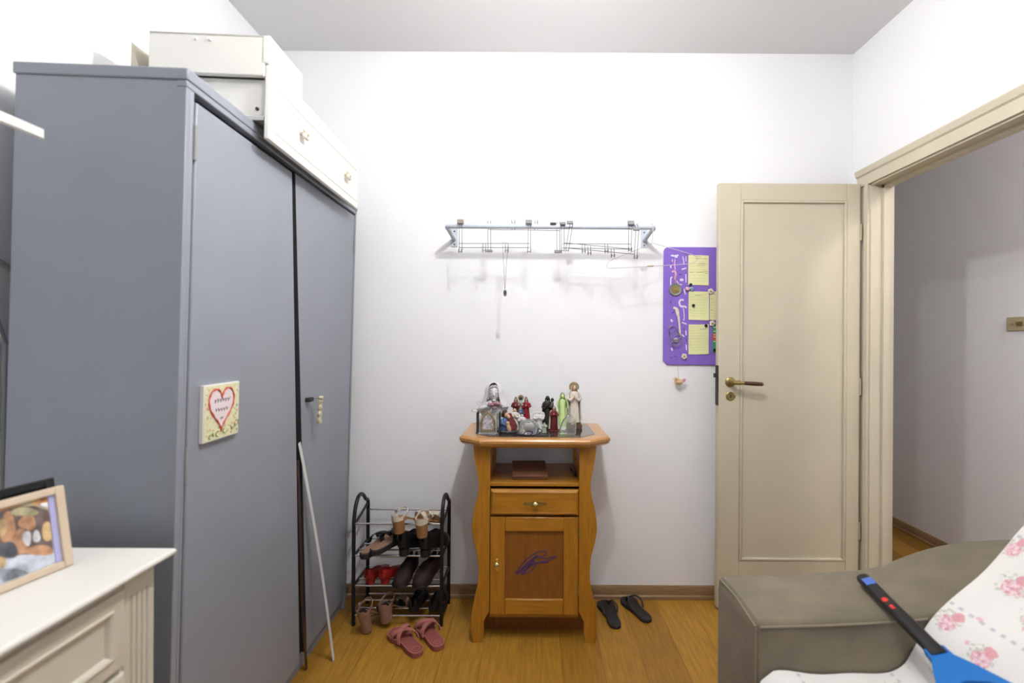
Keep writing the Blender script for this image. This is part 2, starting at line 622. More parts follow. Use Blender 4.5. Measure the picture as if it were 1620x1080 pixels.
def dup(root, loc=None, rot=None, label=None):
    r = root.copy()
    COL.objects.link(r)
    if loc is not None:
        r.location = loc
    if rot is not None:
        r.rotation_euler = rot
    if label:
        r['label'] = label
    for ch in list(root.children):
        c = ch.copy()
        COL.objects.link(c)
        c.parent = r
        for g in list(ch.children):
            d = g.copy()
            COL.objects.link(d)
            d.parent = c
    return r

# ================================================================ ROOM SHELL
XL, XR, YB, YF, H = -1.335, 1.615, 2.395, -1.45, 2.77
XH = 2.57
DY0, DY1, DZ = 1.45, 2.265, 2.075   # doorway in the right wall
WT = 0.086
structure('floor', MB().box(XL - 0.1, XH + 0.1, YF - 0.1, 4.4, -0.05, 0), M['floor'])
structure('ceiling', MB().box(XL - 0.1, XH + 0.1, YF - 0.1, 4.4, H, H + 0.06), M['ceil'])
structure('wall_back', MB().box(XL - 0.1, XR + WT, YB, YB + 0.12, 0, H), M['wall'])
structure('wall_left', MB().box(XL - 0.1, XL, YF, YB, 0, H), M['wall'])
wr = MB()
wr.box(XR, XR + WT, DY1, YB, 0, H)
wr.box(XR, XR + WT, YF, DY0, 0, H)
wr.box(XR, XR + WT, DY0, DY1, DZ, H)
structure('wall_right', wr, M['wall'])
wf = MB()
wf.box(XL, -0.85, YF - 0.1, YF, 0, H)
wf.box(0.55, XH, YF - 0.1, YF, 0, H)
wf.box(-0.85, 0.55, YF - 0.1, YF, 0, 0.9)
wf.box(-0.85, 0.55, YF - 0.1, YF, 2.2, H)
structure('wall_front', wf, M['frontwall'])
wn = MB()
for x0, x1, z0, z1 in ((-0.85, 0.55, 0.9, 0.95), (-0.85, 0.55, 2.15, 2.2), (-0.85, -0.80, 0.95, 2.15), (0.50, 0.55, 0.95, 2.15)):
    wn.box(x0, x1, YF - 0.08, YF - 0.03, z0, z1)
structure('window_1', wn, M['white'])
structure('wall_hall', MB().box(XH, XH + 0.1, YF, 4.3, 0, H), M['hallwall'])
hb = MB()
hb.box(XR + WT, XH, 4.2, 4.3, 0, H)
structure('wall_hall_end', hb, M['hallwall'])
structure('wall_hall_side', MB().box(XR, XR + WT, YB + 0.12, 4.2, 0, H), M['hallwall'])

def skirting(x0, x1, y0, y1, axis):
    mb = MB()
    h = 0.066
    if axis == 'x':     # board along x, front face at y0, against y1
        prof = [(y1, 0), (y0 - 0.006, 0), (y0 - 0.006, 0.016), (y0, 0.022), (y0, h - 0.012), (y0 + 0.006, h), (y1, h)]
        mb.prism(prof, x0, x1, 'x')
    else:
        prof = [(x1, 0), (x0 - 0.006, 0), (x0 - 0.006, 0.016), (x0, 0.022), (x0, h - 0.012), (x0 + 0.006, h), (x1, h)]
        mb.prism(prof, y0, y1, 'y')
    return mb
structure('baseboard_back', skirting(XL, XR, YB - 0.014, YB, 'x'), M['skirt'])
structure('baseboard_hall', skirting(XH - 0.014, XH, YF, 4.2, 'y'), M['skirt'])

# doorway trim: jamb lining, stop and moulded casing on the room side
jm = MB()
jm.box(XR - 0.012, XR + WT + 0.012, DY1 - 0.02, DY1, 0, DZ)
jm.box(XR - 0.012, XR + WT + 0.012, DY0, DY0 + 0.02, 0, DZ)
jm.box(XR - 0.012, XR + WT + 0.012, DY0, DY1, DZ - 0.02, DZ)
jm.box(XR + 0.040, XR + WT - 0.014, DY1 - 0.034, DY1 - 0.02, 0, DZ - 0.02)
jm.box(XR + 0.040, XR + WT - 0.014, DY0 + 0.02, DY1 - 0.02, DZ - 0.034, DZ - 0.02)
structure('trim_1', jm, M['casing'])
cs = MB()
CW = 0.075
cs.prism([(XR, DZ - 0.012), (XR - 0.024, DZ - 0.012), (XR - 0.026, DZ + 0.010), (XR - 0.014, DZ + 0.014), (XR - 0.016, DZ + 0.040), (XR - 0.024, DZ + 0.046), (XR - 0.030, DZ + CW - 0.006), (XR - 0.026, DZ + CW), (XR, DZ + CW)], DY0 - CW, DY1 + CW, 'y')
cs.prism([(XR, DY1 - 0.012), (XR - 0.024, DY1 - 0.012), (XR - 0.026, DY1 + 0.010), (XR - 0.014, DY1 + 0.014), (XR - 0.016, DY1 + 0.040), (XR - 0.024, DY1 + 0.046), (XR - 0.030, DY1 + CW - 0.006), (XR - 0.026, DY1 + CW), (XR, DY1 + CW)], 0, DZ - 0.012, 'z')
cs.prism([(XR, DY0 + 0.012), (XR - 0.024, DY0 + 0.012), (XR - 0.026, DY0 - CW), (XR, DY0 - CW)], 0, DZ - 0.012, 'z')
structure('trim_2', cs, M['casing'])

# light switch on the hall wall
sw = thing('light_switch', 'beige switch plate on the hallway wall seen through the doorway', 'light switch', (XH, 2.50, 1.41))
build('cover_plate', MB().box(XH - 0.010, XH, 2.425, 2.555, 1.372, 1.446), M['switch'], sw, 0.003, world=True)
rk = MB()
rk.box(XH - 0.014, XH - 0.009, 2.465, 2.500, 1.398, 1.420)
rk.box(XH - 0.013, XH - 0.009, 2.515, 2.525, 1.403, 1.413)
build('rocker', rk, M['brass'], sw, 0.001, world=True)

# ================================================================ DOOR
# opened flat in front of the back wall, hinged on the far jamb
DYF = 2.285
d0 = aty(1138, 285, DYF)
d1 = aty(1372, 285, DYF)
dx0, dx1 = d0[0], min(d1[0], XR - 0.034)
dz1 = 2.075
door = bpy.data.objects.new('door_1', None)
COL.objects.link(door)
door.location = (dx1, DYF, 0)
door['kind'] = 'structure'
db = MB()
TH = 0.034
px0, px1 = aty(1172, 400, DYF)[0], aty(1340, 400, DYF)[0]
pz1 = aty(1250, 317, DYF)[2]
pz0 = aty(1250, 887, DYF)[2]
db.box(dx0, px0, DYF, DYF + TH, 0.012, dz1)
db.box(px1, dx1, DYF, DYF + TH, 0.012, dz1)
db.box(px0, px1, DYF, DYF + TH, pz1, dz1)
db.box(px0, px1, DYF, DYF + TH, 0.012, pz0)
db.box(px0 - 0.002, px1 + 0.002, DYF + 0.008, DYF + TH - 0.004, pz0 - 0.002, pz1 + 0.002)
build('door_leaf', db, M['door'], door, 0.003, world=True)
mo = MB()
def rect_frame(mb, x0, x1, z0, z1, w_, y0, y1):
    mb.box(x0, x0 + w_, y0, y1, z0, z1)
    mb.box(x1 - w_, x1, y0, y1, z0, z1)
    mb.box(x0 + w_, x1 - w_, y0, y1, z0, z0 + w_)
    mb.box(x0 + w_, x1 - w_, y0, y1, z1 - w_, z1)
rect_frame(mo, px0, px1, pz0, pz1, 0.012, DYF - 0.003, DYF + 0.01)
build('panel_moulding', mo, M['door'], door, 0.003, world=True)
lp = MB()
za, zb = aty(1136, 578, DYF)[2], aty(1136, 641, DYF)[2]
lp.box(dx0 - 0.003, dx0 + 0.001, DYF + 0.004, DYF + 0.028, zb, za)
lp.box(dx0 - 0.014, dx0, DYF + 0.008, DYF + 0.024, zb + 0.135, zb + 0.155)
lp.box(dx0 - 0.004, dx0 + 0.002, DYF - 0.001, DYF + 0.006, zb, za)
build('lock_plate', lp, M['iron'], door, world=True)
hc = aty(1155, 604, DYF)
hd = thing = thing
hm = MB()
hm.lathe([(0.0, 0), (0.024, 0), (0.024, -0.004), (0.020, -0.008), (0.012, -0.010), (0.010, -0.03), (0.010, -0.045), (0, -0.046)], (hc[0], DYF, hc[2]), 24, 'y')
hm.tube([(hc[0] - 0.004, DYF - 0.042, hc[2]), (hc[0] + 0.022, DYF - 0.045, hc[2]), (hc[0] + 0.045, DYF - 0.045, hc[2] - 0.002), (hc[0] + 0.052, DYF - 0.045, hc[2] - 0.002)], [0.009, 0.011, 0.007, 0.008], 12)
hm.ell((hc[0] + 0.134, DYF - 0.045, hc[2] - 0.006), 0.008, 0.008, 0.009)
hp = build('door_handle', hm, M['brass'], door, world=True)
build('grip', MB().tube([(hc[0] + 0.048, DYF - 0.045, hc[2] - 0.002), (hc[0] + 0.09, DYF - 0.045, hc[2] - 0.004), (hc[0] + 0.132, DYF - 0.045, hc[2] - 0.006)], [0.0085, 0.010, 0.009], 12), M['darkwood'], hp, world=True)
kc = aty(1155.5, 626.5, DYF)
km = MB()
km.lathe([(0, 0), (0.0225, 0), (0.0225, -0.002), (0.020, -0.004), (0, -0.004)], (kc[0], DYF, kc[2]), 24, 'y')
ke = build('keyhole_plate', km, M['brass'], door, world=True)
kh = MB()
kh.ell((kc[0], DYF - 0.004, kc[2] + 0.003), 0.004, 0.0015, 0.005)
kh.box(kc[0] - 0.002, kc[0] + 0.002, DYF - 0.0052, DYF - 0.003, kc[2] - 0.009, kc[2])
for s_ in (-1, 1):
    kh.ell((kc[0] + s_ * 0.016, DYF - 0.004, kc[2] - 0.001), 0.002, 0.001, 0.002)
build('keyhole', kh, M['iron'], ke, world=True)
for hz in (0.35, 1.05, 1.8):
    build('hinge', MB().lathe([(0, 0), (0.006, 0), (0.006, 0.08), (0, 0.08)], (dx1 + 0.006, DYF + 0.006, hz), 10), M['casing'], door, world=True)

# ================================================================ WARDROBE
WB = Vector((-0.883, 1.137, 0.0))
W_ROT = Euler((0, R(1.2), R(1.25)))
WL, WD, WH = 1.155, 0.405, 1.955
war = thing('wardrobe', 'tall grey painted two-door wardrobe against the left wall', 'wardrobe', WB, W_ROT)
cb = MB()
y1a = 0.519      # meeting line of the doors: they hang out of square
yb0 = 0.680
cb.box(-WD, 0.0, 0, 0.018, 0.0, WH - 0.028)
cb.box(-WD, -0.022, WL - 0.018, WL, 0.0, WH - 0.028)
cb.box(-WD, -WD + 0.006, 0.018, WL - 0.018, 0.06, WH - 0.03)
cb.box(-0.022, 0.0, 0.0178, 0.028, 0.0, WH - 0.04)
cb.box(-0.022, 0.0, WL - 0.012, WL, 0.0, WH - 0.04)
cb.box(-0.05, -0.018, 0.028, WL - 0.012, 0.0, 0.055)
build('carcass', cb, M['grey'], war, 0.002)
build('top_board', MB().box(-WD - 0.004, 0.004, -0.004, WL + 0.003, WH - 0.028, WH).box(-0.024, 0.002, -0.002, WL, WH - 0.045, WH - 0.028), M['grey'], war, 0.003)
build('gap_shade_sheet', MB().box(-0.034, -0.026, 0.02, WL - 0.02, 0.055, WH - 0.05), M['gapshade'], war)  # dark sheet close behind the doors, paints the shade seen through their gaps
dl = MB()
dl.prism([(0.034, 0.055), (yb0, 0.055), (y1a, WH - 0.064), (0.034, WH - 0.064)], -0.020, 0.001, 'x')
dlo = build('door', dl, M['grey'], war, 0.005, 3)
dr = MB()
dr.prism([(yb0 + 0.065, 0.055), (WL - 0.016, 0.055), (WL - 0.016, WH - 0.052), (y1a + 0.028, WH - 0.056)], -0.024, -0.004, 'x')
dro = build('door', dr, M['grey'], war, 0.003)
build('gap_shade_strip', MB().prism([(yb0 + 0.0625, 0.056), (yb0 + 0.066, 0.056), (y1a + 0.029, WH - 0.057), (y1a + 0.0255, WH - 0.057)], -0.024, -0.0035, 'x'), M['gapshade'], dro)  # black strip added so the gap between the doors reads as deep shade
for pz_, par in ((1.745, dlo), (0.945, dlo)):
    build('hinge', MB().lathe([(0, 0), (0.0045, 0), (0.0045, 0.085), (0, 0.085)], (0.002, 0.031, pz_), 10), M['pad'], par)
for pz_ in (1.72, 1.0, 0.3):
    build('hinge', MB().lathe([(0, 0), (0.004, 0), (0.004, 0.07), (0, 0.07)], (-0.001, WL - 0.014, pz_), 10), M['pad'], dro)
def wl(x, y, z):
    """wardrobe-local to world"""
    return WB + W_ROT.to_matrix() @ Vector((x, y, z))
def to_w(p):
    """world point to wardrobe-local"""
    return W_ROT.to_matrix().inverted() @ (Vector(p) - WB)
def on_front(px, py):
    """where a pixel's ray meets the wardrobe's leaning front"""
    n = W_ROT.to_matrix() @ Vector((1, 0, 0))
    c = Vector((0, 0, CAM_H))
    d = Vector(ray(px, py))
    t = (WB - c).dot(n) / d.dot(n)
    return to_w(c + d * t)
lk = on_front(486, 632)
build('lock', MB().box(-0.004, 0.016, lk[1] - 0.010, lk[1] + 0.022, lk[2] - 0.008, lk[2] + 0.008), M['iron'], dro, 0.002)
# key fob hanging from the lock
kp = on_front(491, 630)
kf = thing('key_fob', 'beige crocheted fob with a small key hanging from the wardrobe lock', 'key fob', wl(0.016, kp[1], kp[2]), W_ROT)
build('key', MB().tube([(0, 0, 0), (0.02, 0, 0)], 0.0025, 8).lathe([(0, -0.001), (0.009, -0.001), (0.009, 0.001), (0, 0.001)], (0.024, 0, 0), 14, 'y'), M['steel'], kf)
ts = MB()
for i in range(9):
    a = i * 0.7
    pts = [(0.022 + 0.004 * math.cos(a) + 0.002 * math.sin(j * 1.9 + i), 0.010 * math.sin(a) * (1 - 0.03 * j) + 0.0015 * math.cos(j * 2.3 + i), -0.002 - j * 0.0085 - 0.002 * (i % 3)) for j in range(12)]
    ts.tube(pts, [0.0034 + 0.0010 * math.sin(j * 2.1 + i) for j in range(12)], 6)
ts.ell((0.024, 0, 0.004), 0.010, 0.012, 0.008)
build('tassel', ts, M['tassel'], kf)

# card with a heart
def on_pt(px, py):
    p = on_front(px, py)
    return p[1], p[2]
ca, cb_ = on_pt(315, 612), on_pt(315, 699)
cc, cd_ = on_pt(372, 601), on_pt(372, 686)
cy0, cy1 = ca[0], cc[0]
cz0, cz1 = (cb_[1] + cd_[1]) / 2, (ca[1] + cc[1]) / 2
card = thing('heart_plaque', 'square yellow floral plaque with a red-edged heart on the wardrobe door', 'plaque', wl(0.0015, (cy0 + cy1) / 2, cz0), W_ROT)
cw, ch_ = cy1 - cy0, cz1 - cz0
build('plaque_board', MB().box(0, 0.011, -cw / 2, cw / 2, 0, ch_), M['cardwhite'], card, 0.001)
build('floral_print', MB().box(0.011, 0.0118, -cw / 2 + 0.003, cw / 2 - 0.003, 0.003, ch_ - 0.003), M['cardface'], card)
def heart(k, n=40):
    pts = []
    for i in range(n):
        t = 2 * PI * i / n
        x = 16 * math.sin(t) ** 3
        y = 13 * math.cos(t) - 5 * math.cos(2 * t) - 2 * math.cos(3 * t) - math.cos(4 * t)
        pts.append((x / 16 * k, y / 14 * k * 1.05))
    return pts
hz_ = ch_ * 0.60
hp_ = [(p[0] * 1.0 - 0.004, p[1] + hz_) for p in heart(cw * 0.33)]
build('heart', MB().prism(hp_, 0.0118, 0.0126, 'x'), M['pinkwhite'], card)
build('heart_border', MB().tube([(0.0126, p[0], p[1]) for p in [(q[0] - 0.004, q[1] + hz_) for q in heart(cw * 0.35, 60)]], [0.0026 + 0.0010 * math.sin(i * 1.9) for i in range(60)], 6, closed=True), M['red'], card)
def scribble(mb, x0, x1, z, amp, n, plane, seed, r=0.0005):
    rnd = random.Random(seed)
    pts = []
    for i in range(n * 4 + 1):
        t = i / (n * 4)
        x = x0 + (x1 - x0) * t + amp * 0.5 * math.sin(i * 1.57 + 1)
        pts.append(plane(x, z + amp * math.cos(i * 1.57) * rnd.uniform(0.5, 1.2)))
    mb.tube(pts, r, 5)
scb = MB()
pl = lambda a, b: (0.0130, a, b)
scribble(scb, -0.036, 0.030, hz_ + 0.016, 0.0055, 6, pl, 1, 0.0007)
scribble(scb, -0.032, 0.024, hz_ - 0.010, 0.0045, 5, pl, 2, 0.0007)
scribble(scb, -0.010, 0.002, hz_ - 0.034, 0.004, 2, pl, 3, 0.0007)
build('handwriting', scb, M['ink'], card)
cu = MB()
for i, (yy, zz) in enumerate(((-0.046, 0.012), (-0.018, 0.016), (0.012, 0.020), (0.045, 0.028), (0.062, 0.034))):
    cu.tube([(0.0135, yy + 0.009 * math.cos(a), zz + 0.007 * math.sin(a)) for a in [j * 0.5 + i for j in range(9)]], 0.0011, 5)
for i in range(0):
    rnd = random.Random(i)
    ang = rnd.uniform(0, 2 * PI)
    yy, zz = cw * 0.42 * math.cos(ang), ch_ / 2 + ch_ * 0.42 * math.sin(ang)
    cu.ell((0.0122, yy, zz), 0.0008, 0.0035, 0.003, 8, 5)
dts = [MB(), MB()]
for i in range(90):
    rnd = random.Random(i + 50)
    yy, zz = rnd.uniform(-cw / 2 + 0.006, cw / 2 - 0.006), rnd.uniform(0.006, ch_ - 0.006)
    if abs(yy) < cw * 0.33 and abs(zz - hz_) < ch_ * 0.30:
        continue
    dts[i % 2].ell((0.0120, yy, zz), 0.0007, rnd.uniform(0.002, 0.004), rnd.uniform(0.002, 0.004), 7, 4)
build('green_dots', dts[0], mat('card_leaf', (0.30, 0.42, 0.24), 0.6), card)
build('orange_dots', dts[1], mat('card_blossom', (0.72, 0.42, 0.26), 0.6), card)
build('green_flourish', cu, mat('card_green', (0.30, 0.33, 0.10), 0.6), card)

# loose strips leaning at the wardrobe front
wbp = atz(528, 1045, 0)
foot = Vector((wbp[0], wbp[1], 0.002))
q = on_front(471, 700)
top_ = wl(0.006, q[1], q[2])
sp = []
for i in range(9):
    t = i / 8
    p = foot.lerp(top_, t)
    p.x -= 0.010 * math.sin(PI * t)
    p.y += 0.035 * math.sin(PI * t)
    sp.append(p)
# keep the foot on the floor and ease the rest to the door
stl = MB()
stl.tube(sp, 0.0095, 4, ry=0.0022, up=(1, 0, 0))
o = build('plastic_strip', stl, M['whitestrip'], loc=sp[0])
tag(o, 'long pale plastic strip leaning against the wardrobe with its foot on the floor', 'strip')
br0 = wl(0.008, 0.722, 0.0)
def gapy(z):
    return yb0 + (y1a - yb0) * z / WH
q0 = wl(-0.002, gapy(0.3) + 0.034, 0.3)
q1 = wl(-0.004, gapy(0.55) + 0.028, 0.55)
q2 = wl(-0.006, gapy(0.85) + 0.022, 0.85)
bst = MB()
bst.tube([(br0[0], br0[1], 0.002), q0, q1, q2], 0.010, 4, ry=0.003, up=(1, 0, 0))
o = build('wooden_strip', bst, M['brownstrip'], loc=(br0[0], br0[1], 0))
tag(o, 'thin dark brown wooden strip standing upright between the wardrobe doors', 'strip')

# ---------------- on top of the wardrobe
def wtop(y):
    return WH
dby0 = to_w(aty(418, 215, 1.40))
FY0, FY1 = 0.262, 1.010
FX = 0.040
lift = WH
dwr = thing('loose_drawer', 'white drawer with two flower knobs lying on top of the wardrobe, front overhanging', 'drawer', wl(0, 0, 0), W_ROT)
fm = MB()
fz0, fz1 = WH - 0.055, WH + 0.165
fm.box(FX, FX + 0.016, FY0, FY1, fz0, fz1)
fo = build('drawer_front', fm, M['white'], dwr, 0.003)
gm = MB()
gm.box(FX + 0.0155, FX + 0.0175, FY0 + 0.03, FY1 - 0.012, fz0 + 0.165, fz0 + 0.169)
gm.box(FX + 0.0155, FX + 0.0175, FY0 + 0.03, FY1 - 0.012, fz0 + 0.030, fz0 + 0.034)
build('groove', gm, M['knobceramic'], fo)
for ky in (FY0 + 0.195, FY1 - 0.16):
    kn = MB()
    kn.lathe([(0, 0), (0.006, 0), (0.006, 0.014), (0, 0.014)], (FX + 0.016, ky, fz0 + 0.10), 12, 'x')
    for a in range(4):
        an = a * PI / 2 + PI / 4
        kn.ell((FX + 0.034, ky + 0.013 * math.cos(an), fz0 + 0.10 + 0.013 * math.sin(an)), 0.007, 0.010, 0.010)
    kn.ell((FX + 0.038, ky, fz0 + 0.10), 0.008, 0.008, 0.008)
    build('knob', kn, M['knobceramic'], fo)
bx = MB()
bz0, bz1 = WH + 0.022, WH + 0.128
BX0 = -0.35
bx.box(BX0, FX, FY0 + 0.018, FY0 + 0.032, bz0, bz1)
bx.box(BX0, FX, FY1 - 0.032, FY1 - 0.018, bz0, bz1)
bx.box(BX0, BX0 + 0.014, FY0 + 0.032, FY1 - 0.032, bz0, bz1)
bx.box(BX0, FX, FY0 + 0.018, FY1 - 0.018, bz0 - 0.008, bz0)
build('drawer_box', bx, M['white'], dwr, 0.001)
for yy in (FY0 + 0.012, FY1 - 0.018):
    build('runner', MB().box(BX0 + 0.02, FX - 0.004, yy - 0.006, yy + 0.006, WH + 0.002, WH + 0.013), M['steel'], dwr)
build('screw', MB().lathe([(0, 0), (0.005, 0), (0.005, -0.004), (0, -0.004)], (FX - 0.03, FY0 + 0.018, WH + 0.04), 10, 'y'), M['iron'], dwr)
# stops under the far side so that the drawer rests on the wardrobe
# second box
sb = thing('white_box', 'plain white wooden box stacked on the near end of the loose drawer', 'box', wl(0, 0, 0), W_ROT)
b2 = MB()
u0, u1 = WH + 0.166, WH + 0.250
u0 = WH + 0.129
b2.box(-0.30, FX - 0.001, FY0 - 0.004, FY0 + 0.012, u0, u1)
b2.box(-0.30, FX - 0.001, FY0 + 0.19, FY0 + 0.205, u0, u1)
b2.box(-0.30, -0.286, FY0 + 0.012, FY0 + 0.19, u0, u1)
b2.box(FX - 0.012, FX + 0.014, FY0 - 0.004, FY0 + 0.205, WH + 0.1655, u1)
b2.box(-0.30, FX - 0.001, FY0 - 0.004, FY0 + 0.205, u1 - 0.012, u1)
build('box_shell', b2, M['white'], sb, 0.004)
for xx in (-0.16, -0.12):
    build('screw', MB().ell((xx, FY0 - 0.005, u1 - 0.02), 0.006, 0.003, 0.005), M['linen'], sb)
bb_ = MB()
bb_.prism([(-0.385, WH), (-0.305, WH), (-0.305, WH + 0.165), (-0.385, WH + 0.24)], FY0 + 0.06, FY0 + 0.30, 'y')
# beige board standing behind the box
o = build('board_offcut', MB().prism([(-0.378, WH + 0.001), (-0.353, WH + 0.001), (-0.353, WH + 0.150), (-0.378, WH + 0.235)], FY0 + 0.03, FY0 + 0.36, 'y'), M['board'], None, 0.001)
o.location = WB
o.rotation_euler = W_ROT
tag(o, 'beige board standing on the wardrobe behind the white box', 'board')
ln = MB()
for i, (yy, hh) in enumerate(((0.30, 0.205), (0.40, 0.195), (0.48, 0.19), (0.56, 0.175), (0.64, 0.178))):
    rnd = random.Random(i + 3)
    yc = FY0 + yy
    ln.ell((-0.07, yc, WH + 0.125), 0.080, 0.070, hh - 0.125, 16, 10, (rnd.uniform(-0.2, 0.2), 0, rnd.uniform(-0.3, 0.3)))
o = build('linen_bundle', ln, M['linen'])
o.location = WB
o.rotation_euler = W_ROT
tag(o, 'crumpled white linen bulging over the top of the loose drawer', 'linen')

# things stowed in the gap between wardrobe and wall
tf = MB()
gx = -1.312
tf.tube([(gx, 1.215, 0.6), (gx, 1.212, 1.3), (gx, 1.205, 1.40), (gx, 1.185, 1.47), (gx, 1.13, 1.50), (gx, 1.05, 1.50)], 0.008, 8)
tf.tube([(gx, 1.16, 0.001), (gx, 1.166, 0.9), (gx, 1.17, 1.28), (gx, 1.15, 1.34), (gx, 1.10, 1.40)], 0.006, 8)
tf.tube([(gx, 1.16, 0.6), (gx, 1.215, 0.6)], 0.006, 8)
o = build('folded_frame', tf, M['pad'], loc=(gx, 1.16, 0))
tag(o, 'grey tubular folded frame stowed in the gap between wardrobe and left wall', 'frame')
# white rail over the dresser
rl = thing('wall_rail', 'white rail jutting along the left wall above the dresser', 'rail', (XL, 0.45, 1.77))
e1 = Vector(atx(65, 213, -1.12))
e0 = Vector((-1.12, 0.25, e1[2] + 0.01))
build('rail_bar', MB().box(-1.126, -1.112, 0.30, e1[1], e1[2] - 0.010, e1[2] + 0.012), M['white'], rl, 0.002, world=True)
build('bracket', MB().box(XL, -1.119, 0.44, 0.46, e1[2] - 0.006, e1[2] + 0.008).box(XL, XL + 0.008, 0.42, 0.48, e1[2] - 0.04, e1[2] + 0.04), M['white'], rl, 0.001, world=True)

# ================================================================ DRESSER
DX, DYN, DYFAR, DH = -0.7935, 0.12, 1.05, 0.836
dre = thing('dresser', 'cream lacquered chest of drawers in the lower left corner', 'chest of drawers', (-1.05, 0.6, 0))
tp = MB()
def ogee_ring(x0, x1, y0, y1, z):
    return [(x0, y0, z), (x1, y0, z), (x1, y1, z), (x0, y1, z)]
prof = [(0.030, 0.0), (0.022, 0.006), (0.016, 0.012), (0.004, 0.016), (0.0, 0.020), (0.0, 0.026), (0.003, 0.030)]
tp.loft([ogee_ring(XL + 0.015, DX - i_, DYN + i_, DYFAR - i_, DH - 0.030 + z_) for i_, z_ in prof])
build('top', tp, M['white'], dre, 0.0015, world=True)
body = MB()
bxf = -0.833
body.box(XL + 0.03, bxf, DYN + 0.03, DYFAR - 0.018, 0.05, DH - 0.03)
for yy in (DYN + 0.03, DYFAR - 0.093):
    body.box(bxf - 0.001, bxf + 0.004, yy, yy + 0.075, 0.0, DH - 0.03)
    body.box(bxf - 0.07, bxf, yy, yy + 0.075, 0.0, 0.06)
    body.box(XL + 0.03, XL + 0.09, yy, yy + 0.075, 0.0, 0.06)
build('body', body, M['cream'], dre, 0.003, world=True)
fl = MB()
for k in range(4):
    y_ = DYFAR - 0.093 + 0.018 + k * 0.013
    fl.tube([(bxf + 0.004, y_, 0.06), (bxf + 0.004, y_, DH - 0.065)], 0.004, 8)
build('fluting', fl, M['cream'], dre, world=True)
zt = DH - 0.040
for k in range(4):
    z1_ = zt - k * 0.183
    z0_ = z1_ - 0.158 if k == 0 else z1_ - 0.176
    if k:
        z1_ += 0.018
        z0_ += 0.0
    y0_, y1_ = DYN + 0.108, DYFAR - 0.100
    dm = MB()
    rect = [(y0_, z0_ + 0.004), (y1_, z0_ + 0.004), (y1_, z1_), (y0_, z1_)]
    dm.box(bxf - 0.005, bxf + 0.003, y0_, y1_, z0_ + 0.004, z1_)
    def ring(ins, x):
        return [(x, y0_ + ins, z0_ + 0.004 + ins), (x, y1_ - ins, z0_ + 0.004 + ins), (x, y1_ - ins, z1_ - ins), (x, y0_ + ins, z1_ - ins)]
    dm.loft([ring(0, bxf + 0.003), ring(0.0, bxf + 0.010), ring(0.004, bxf + 0.013), ring(0.026, bxf + 0.013), ring(0.030, bxf + 0.017), ring(0.036, bxf + 0.014), ring(0.040, bxf + 0.006)], cap=True)
    dd = build('drawer', dm, M['cream'], dre, 0.001, world=True)
    for ky in (y0_ + 0.22, y1_ - 0.22):
        build('knob', MB().lathe([(0, 0), (0.006, 0), (0.006, 0.012), (0.014, 0.018), (0.015, 0.026), (0.009, 0.032), (0, 0.033)], (bxf + 0.006, ky, (z0_ + z1_) / 2), 16, 'x'), M['knobceramic'], dd, world=True)

# picture frames on the dresser
BR = Vector((-0.941, 0.967, DH))
yaw = math.atan2(-0.020, -0.118)
pf = thing('photo_frame', 'pale wooden frame with a group snapshot leaning back on the dresser', 'picture frame', BR, (0, 0, 0))
dirv = Vector((-0.020, -0.118, 0)).normalized()
nrm = Vector((0.118, -0.020, 0)).normalized()   # towards the room
upv = (Vector((0, 0, 1)) - nrm * 0.168).normalized()
fn = upv.cross(-dirv).normalized()
if fn.dot(nrm) < 0:
    fn = -fn
Tm = Matrix((( -dirv[0], fn[0], upv[0], 0), (-dirv[1], fn[1], upv[1], 0), (-dirv[2], fn[2], upv[2], 0), (0, 0, 0, 1)))
# local: x from BR back along the frame (0 .. -W), y out of the face, z up the frame
FW, FHh = 0.215, 0.163
pf.matrix_world = Matrix.Translation(BR + Vector((0, 0, 0.002))) @ Tm
pf.rotation_mode = 'XYZ'
fr = MB()
for b_ in ((-0.016, 0, 0, FHh), (-FW, -FW + 0.016, 0, FHh)):
    fr.box(b_[0], b_[1], -0.014, 0, b_[2], b_[3])
fr.box(-FW + 0.016, -0.016, -0.014, 0, 0, 0.014)
fr.box(-FW + 0.016, -0.016, -0.014, 0, FHh - 0.014, FHh)
build('frame', fr, M['framewood'], pf, 0.002)
build('backing', MB().box(-FW + 0.005, -0.005, -0.020, -0.012, 0.004, FHh - 0.004), M['black'], pf)
build('mount', MB().box(-0.026, -0.016, -0.012, -0.006, 0.014, FHh - 0.014), M['lilac'], pf)
build('snapshot', MB().box(-FW + 0.016, -0.026, -0.012, -0.008, 0.014, FHh - 0.014), M['photo'], pf)
def on_frame(px, py):
    o_ = BR + fn * -0.008
    c_ = Vector((0, 0, CAM_H))
    d_ = Vector(ray(px, py))
    t_ = (o_ - c_).dot(fn) / d_.dot(fn)
    q_ = c_ + d_ * t_ - BR
    return q_.dot(-dirv), q_.dot(upv)
layer = 0
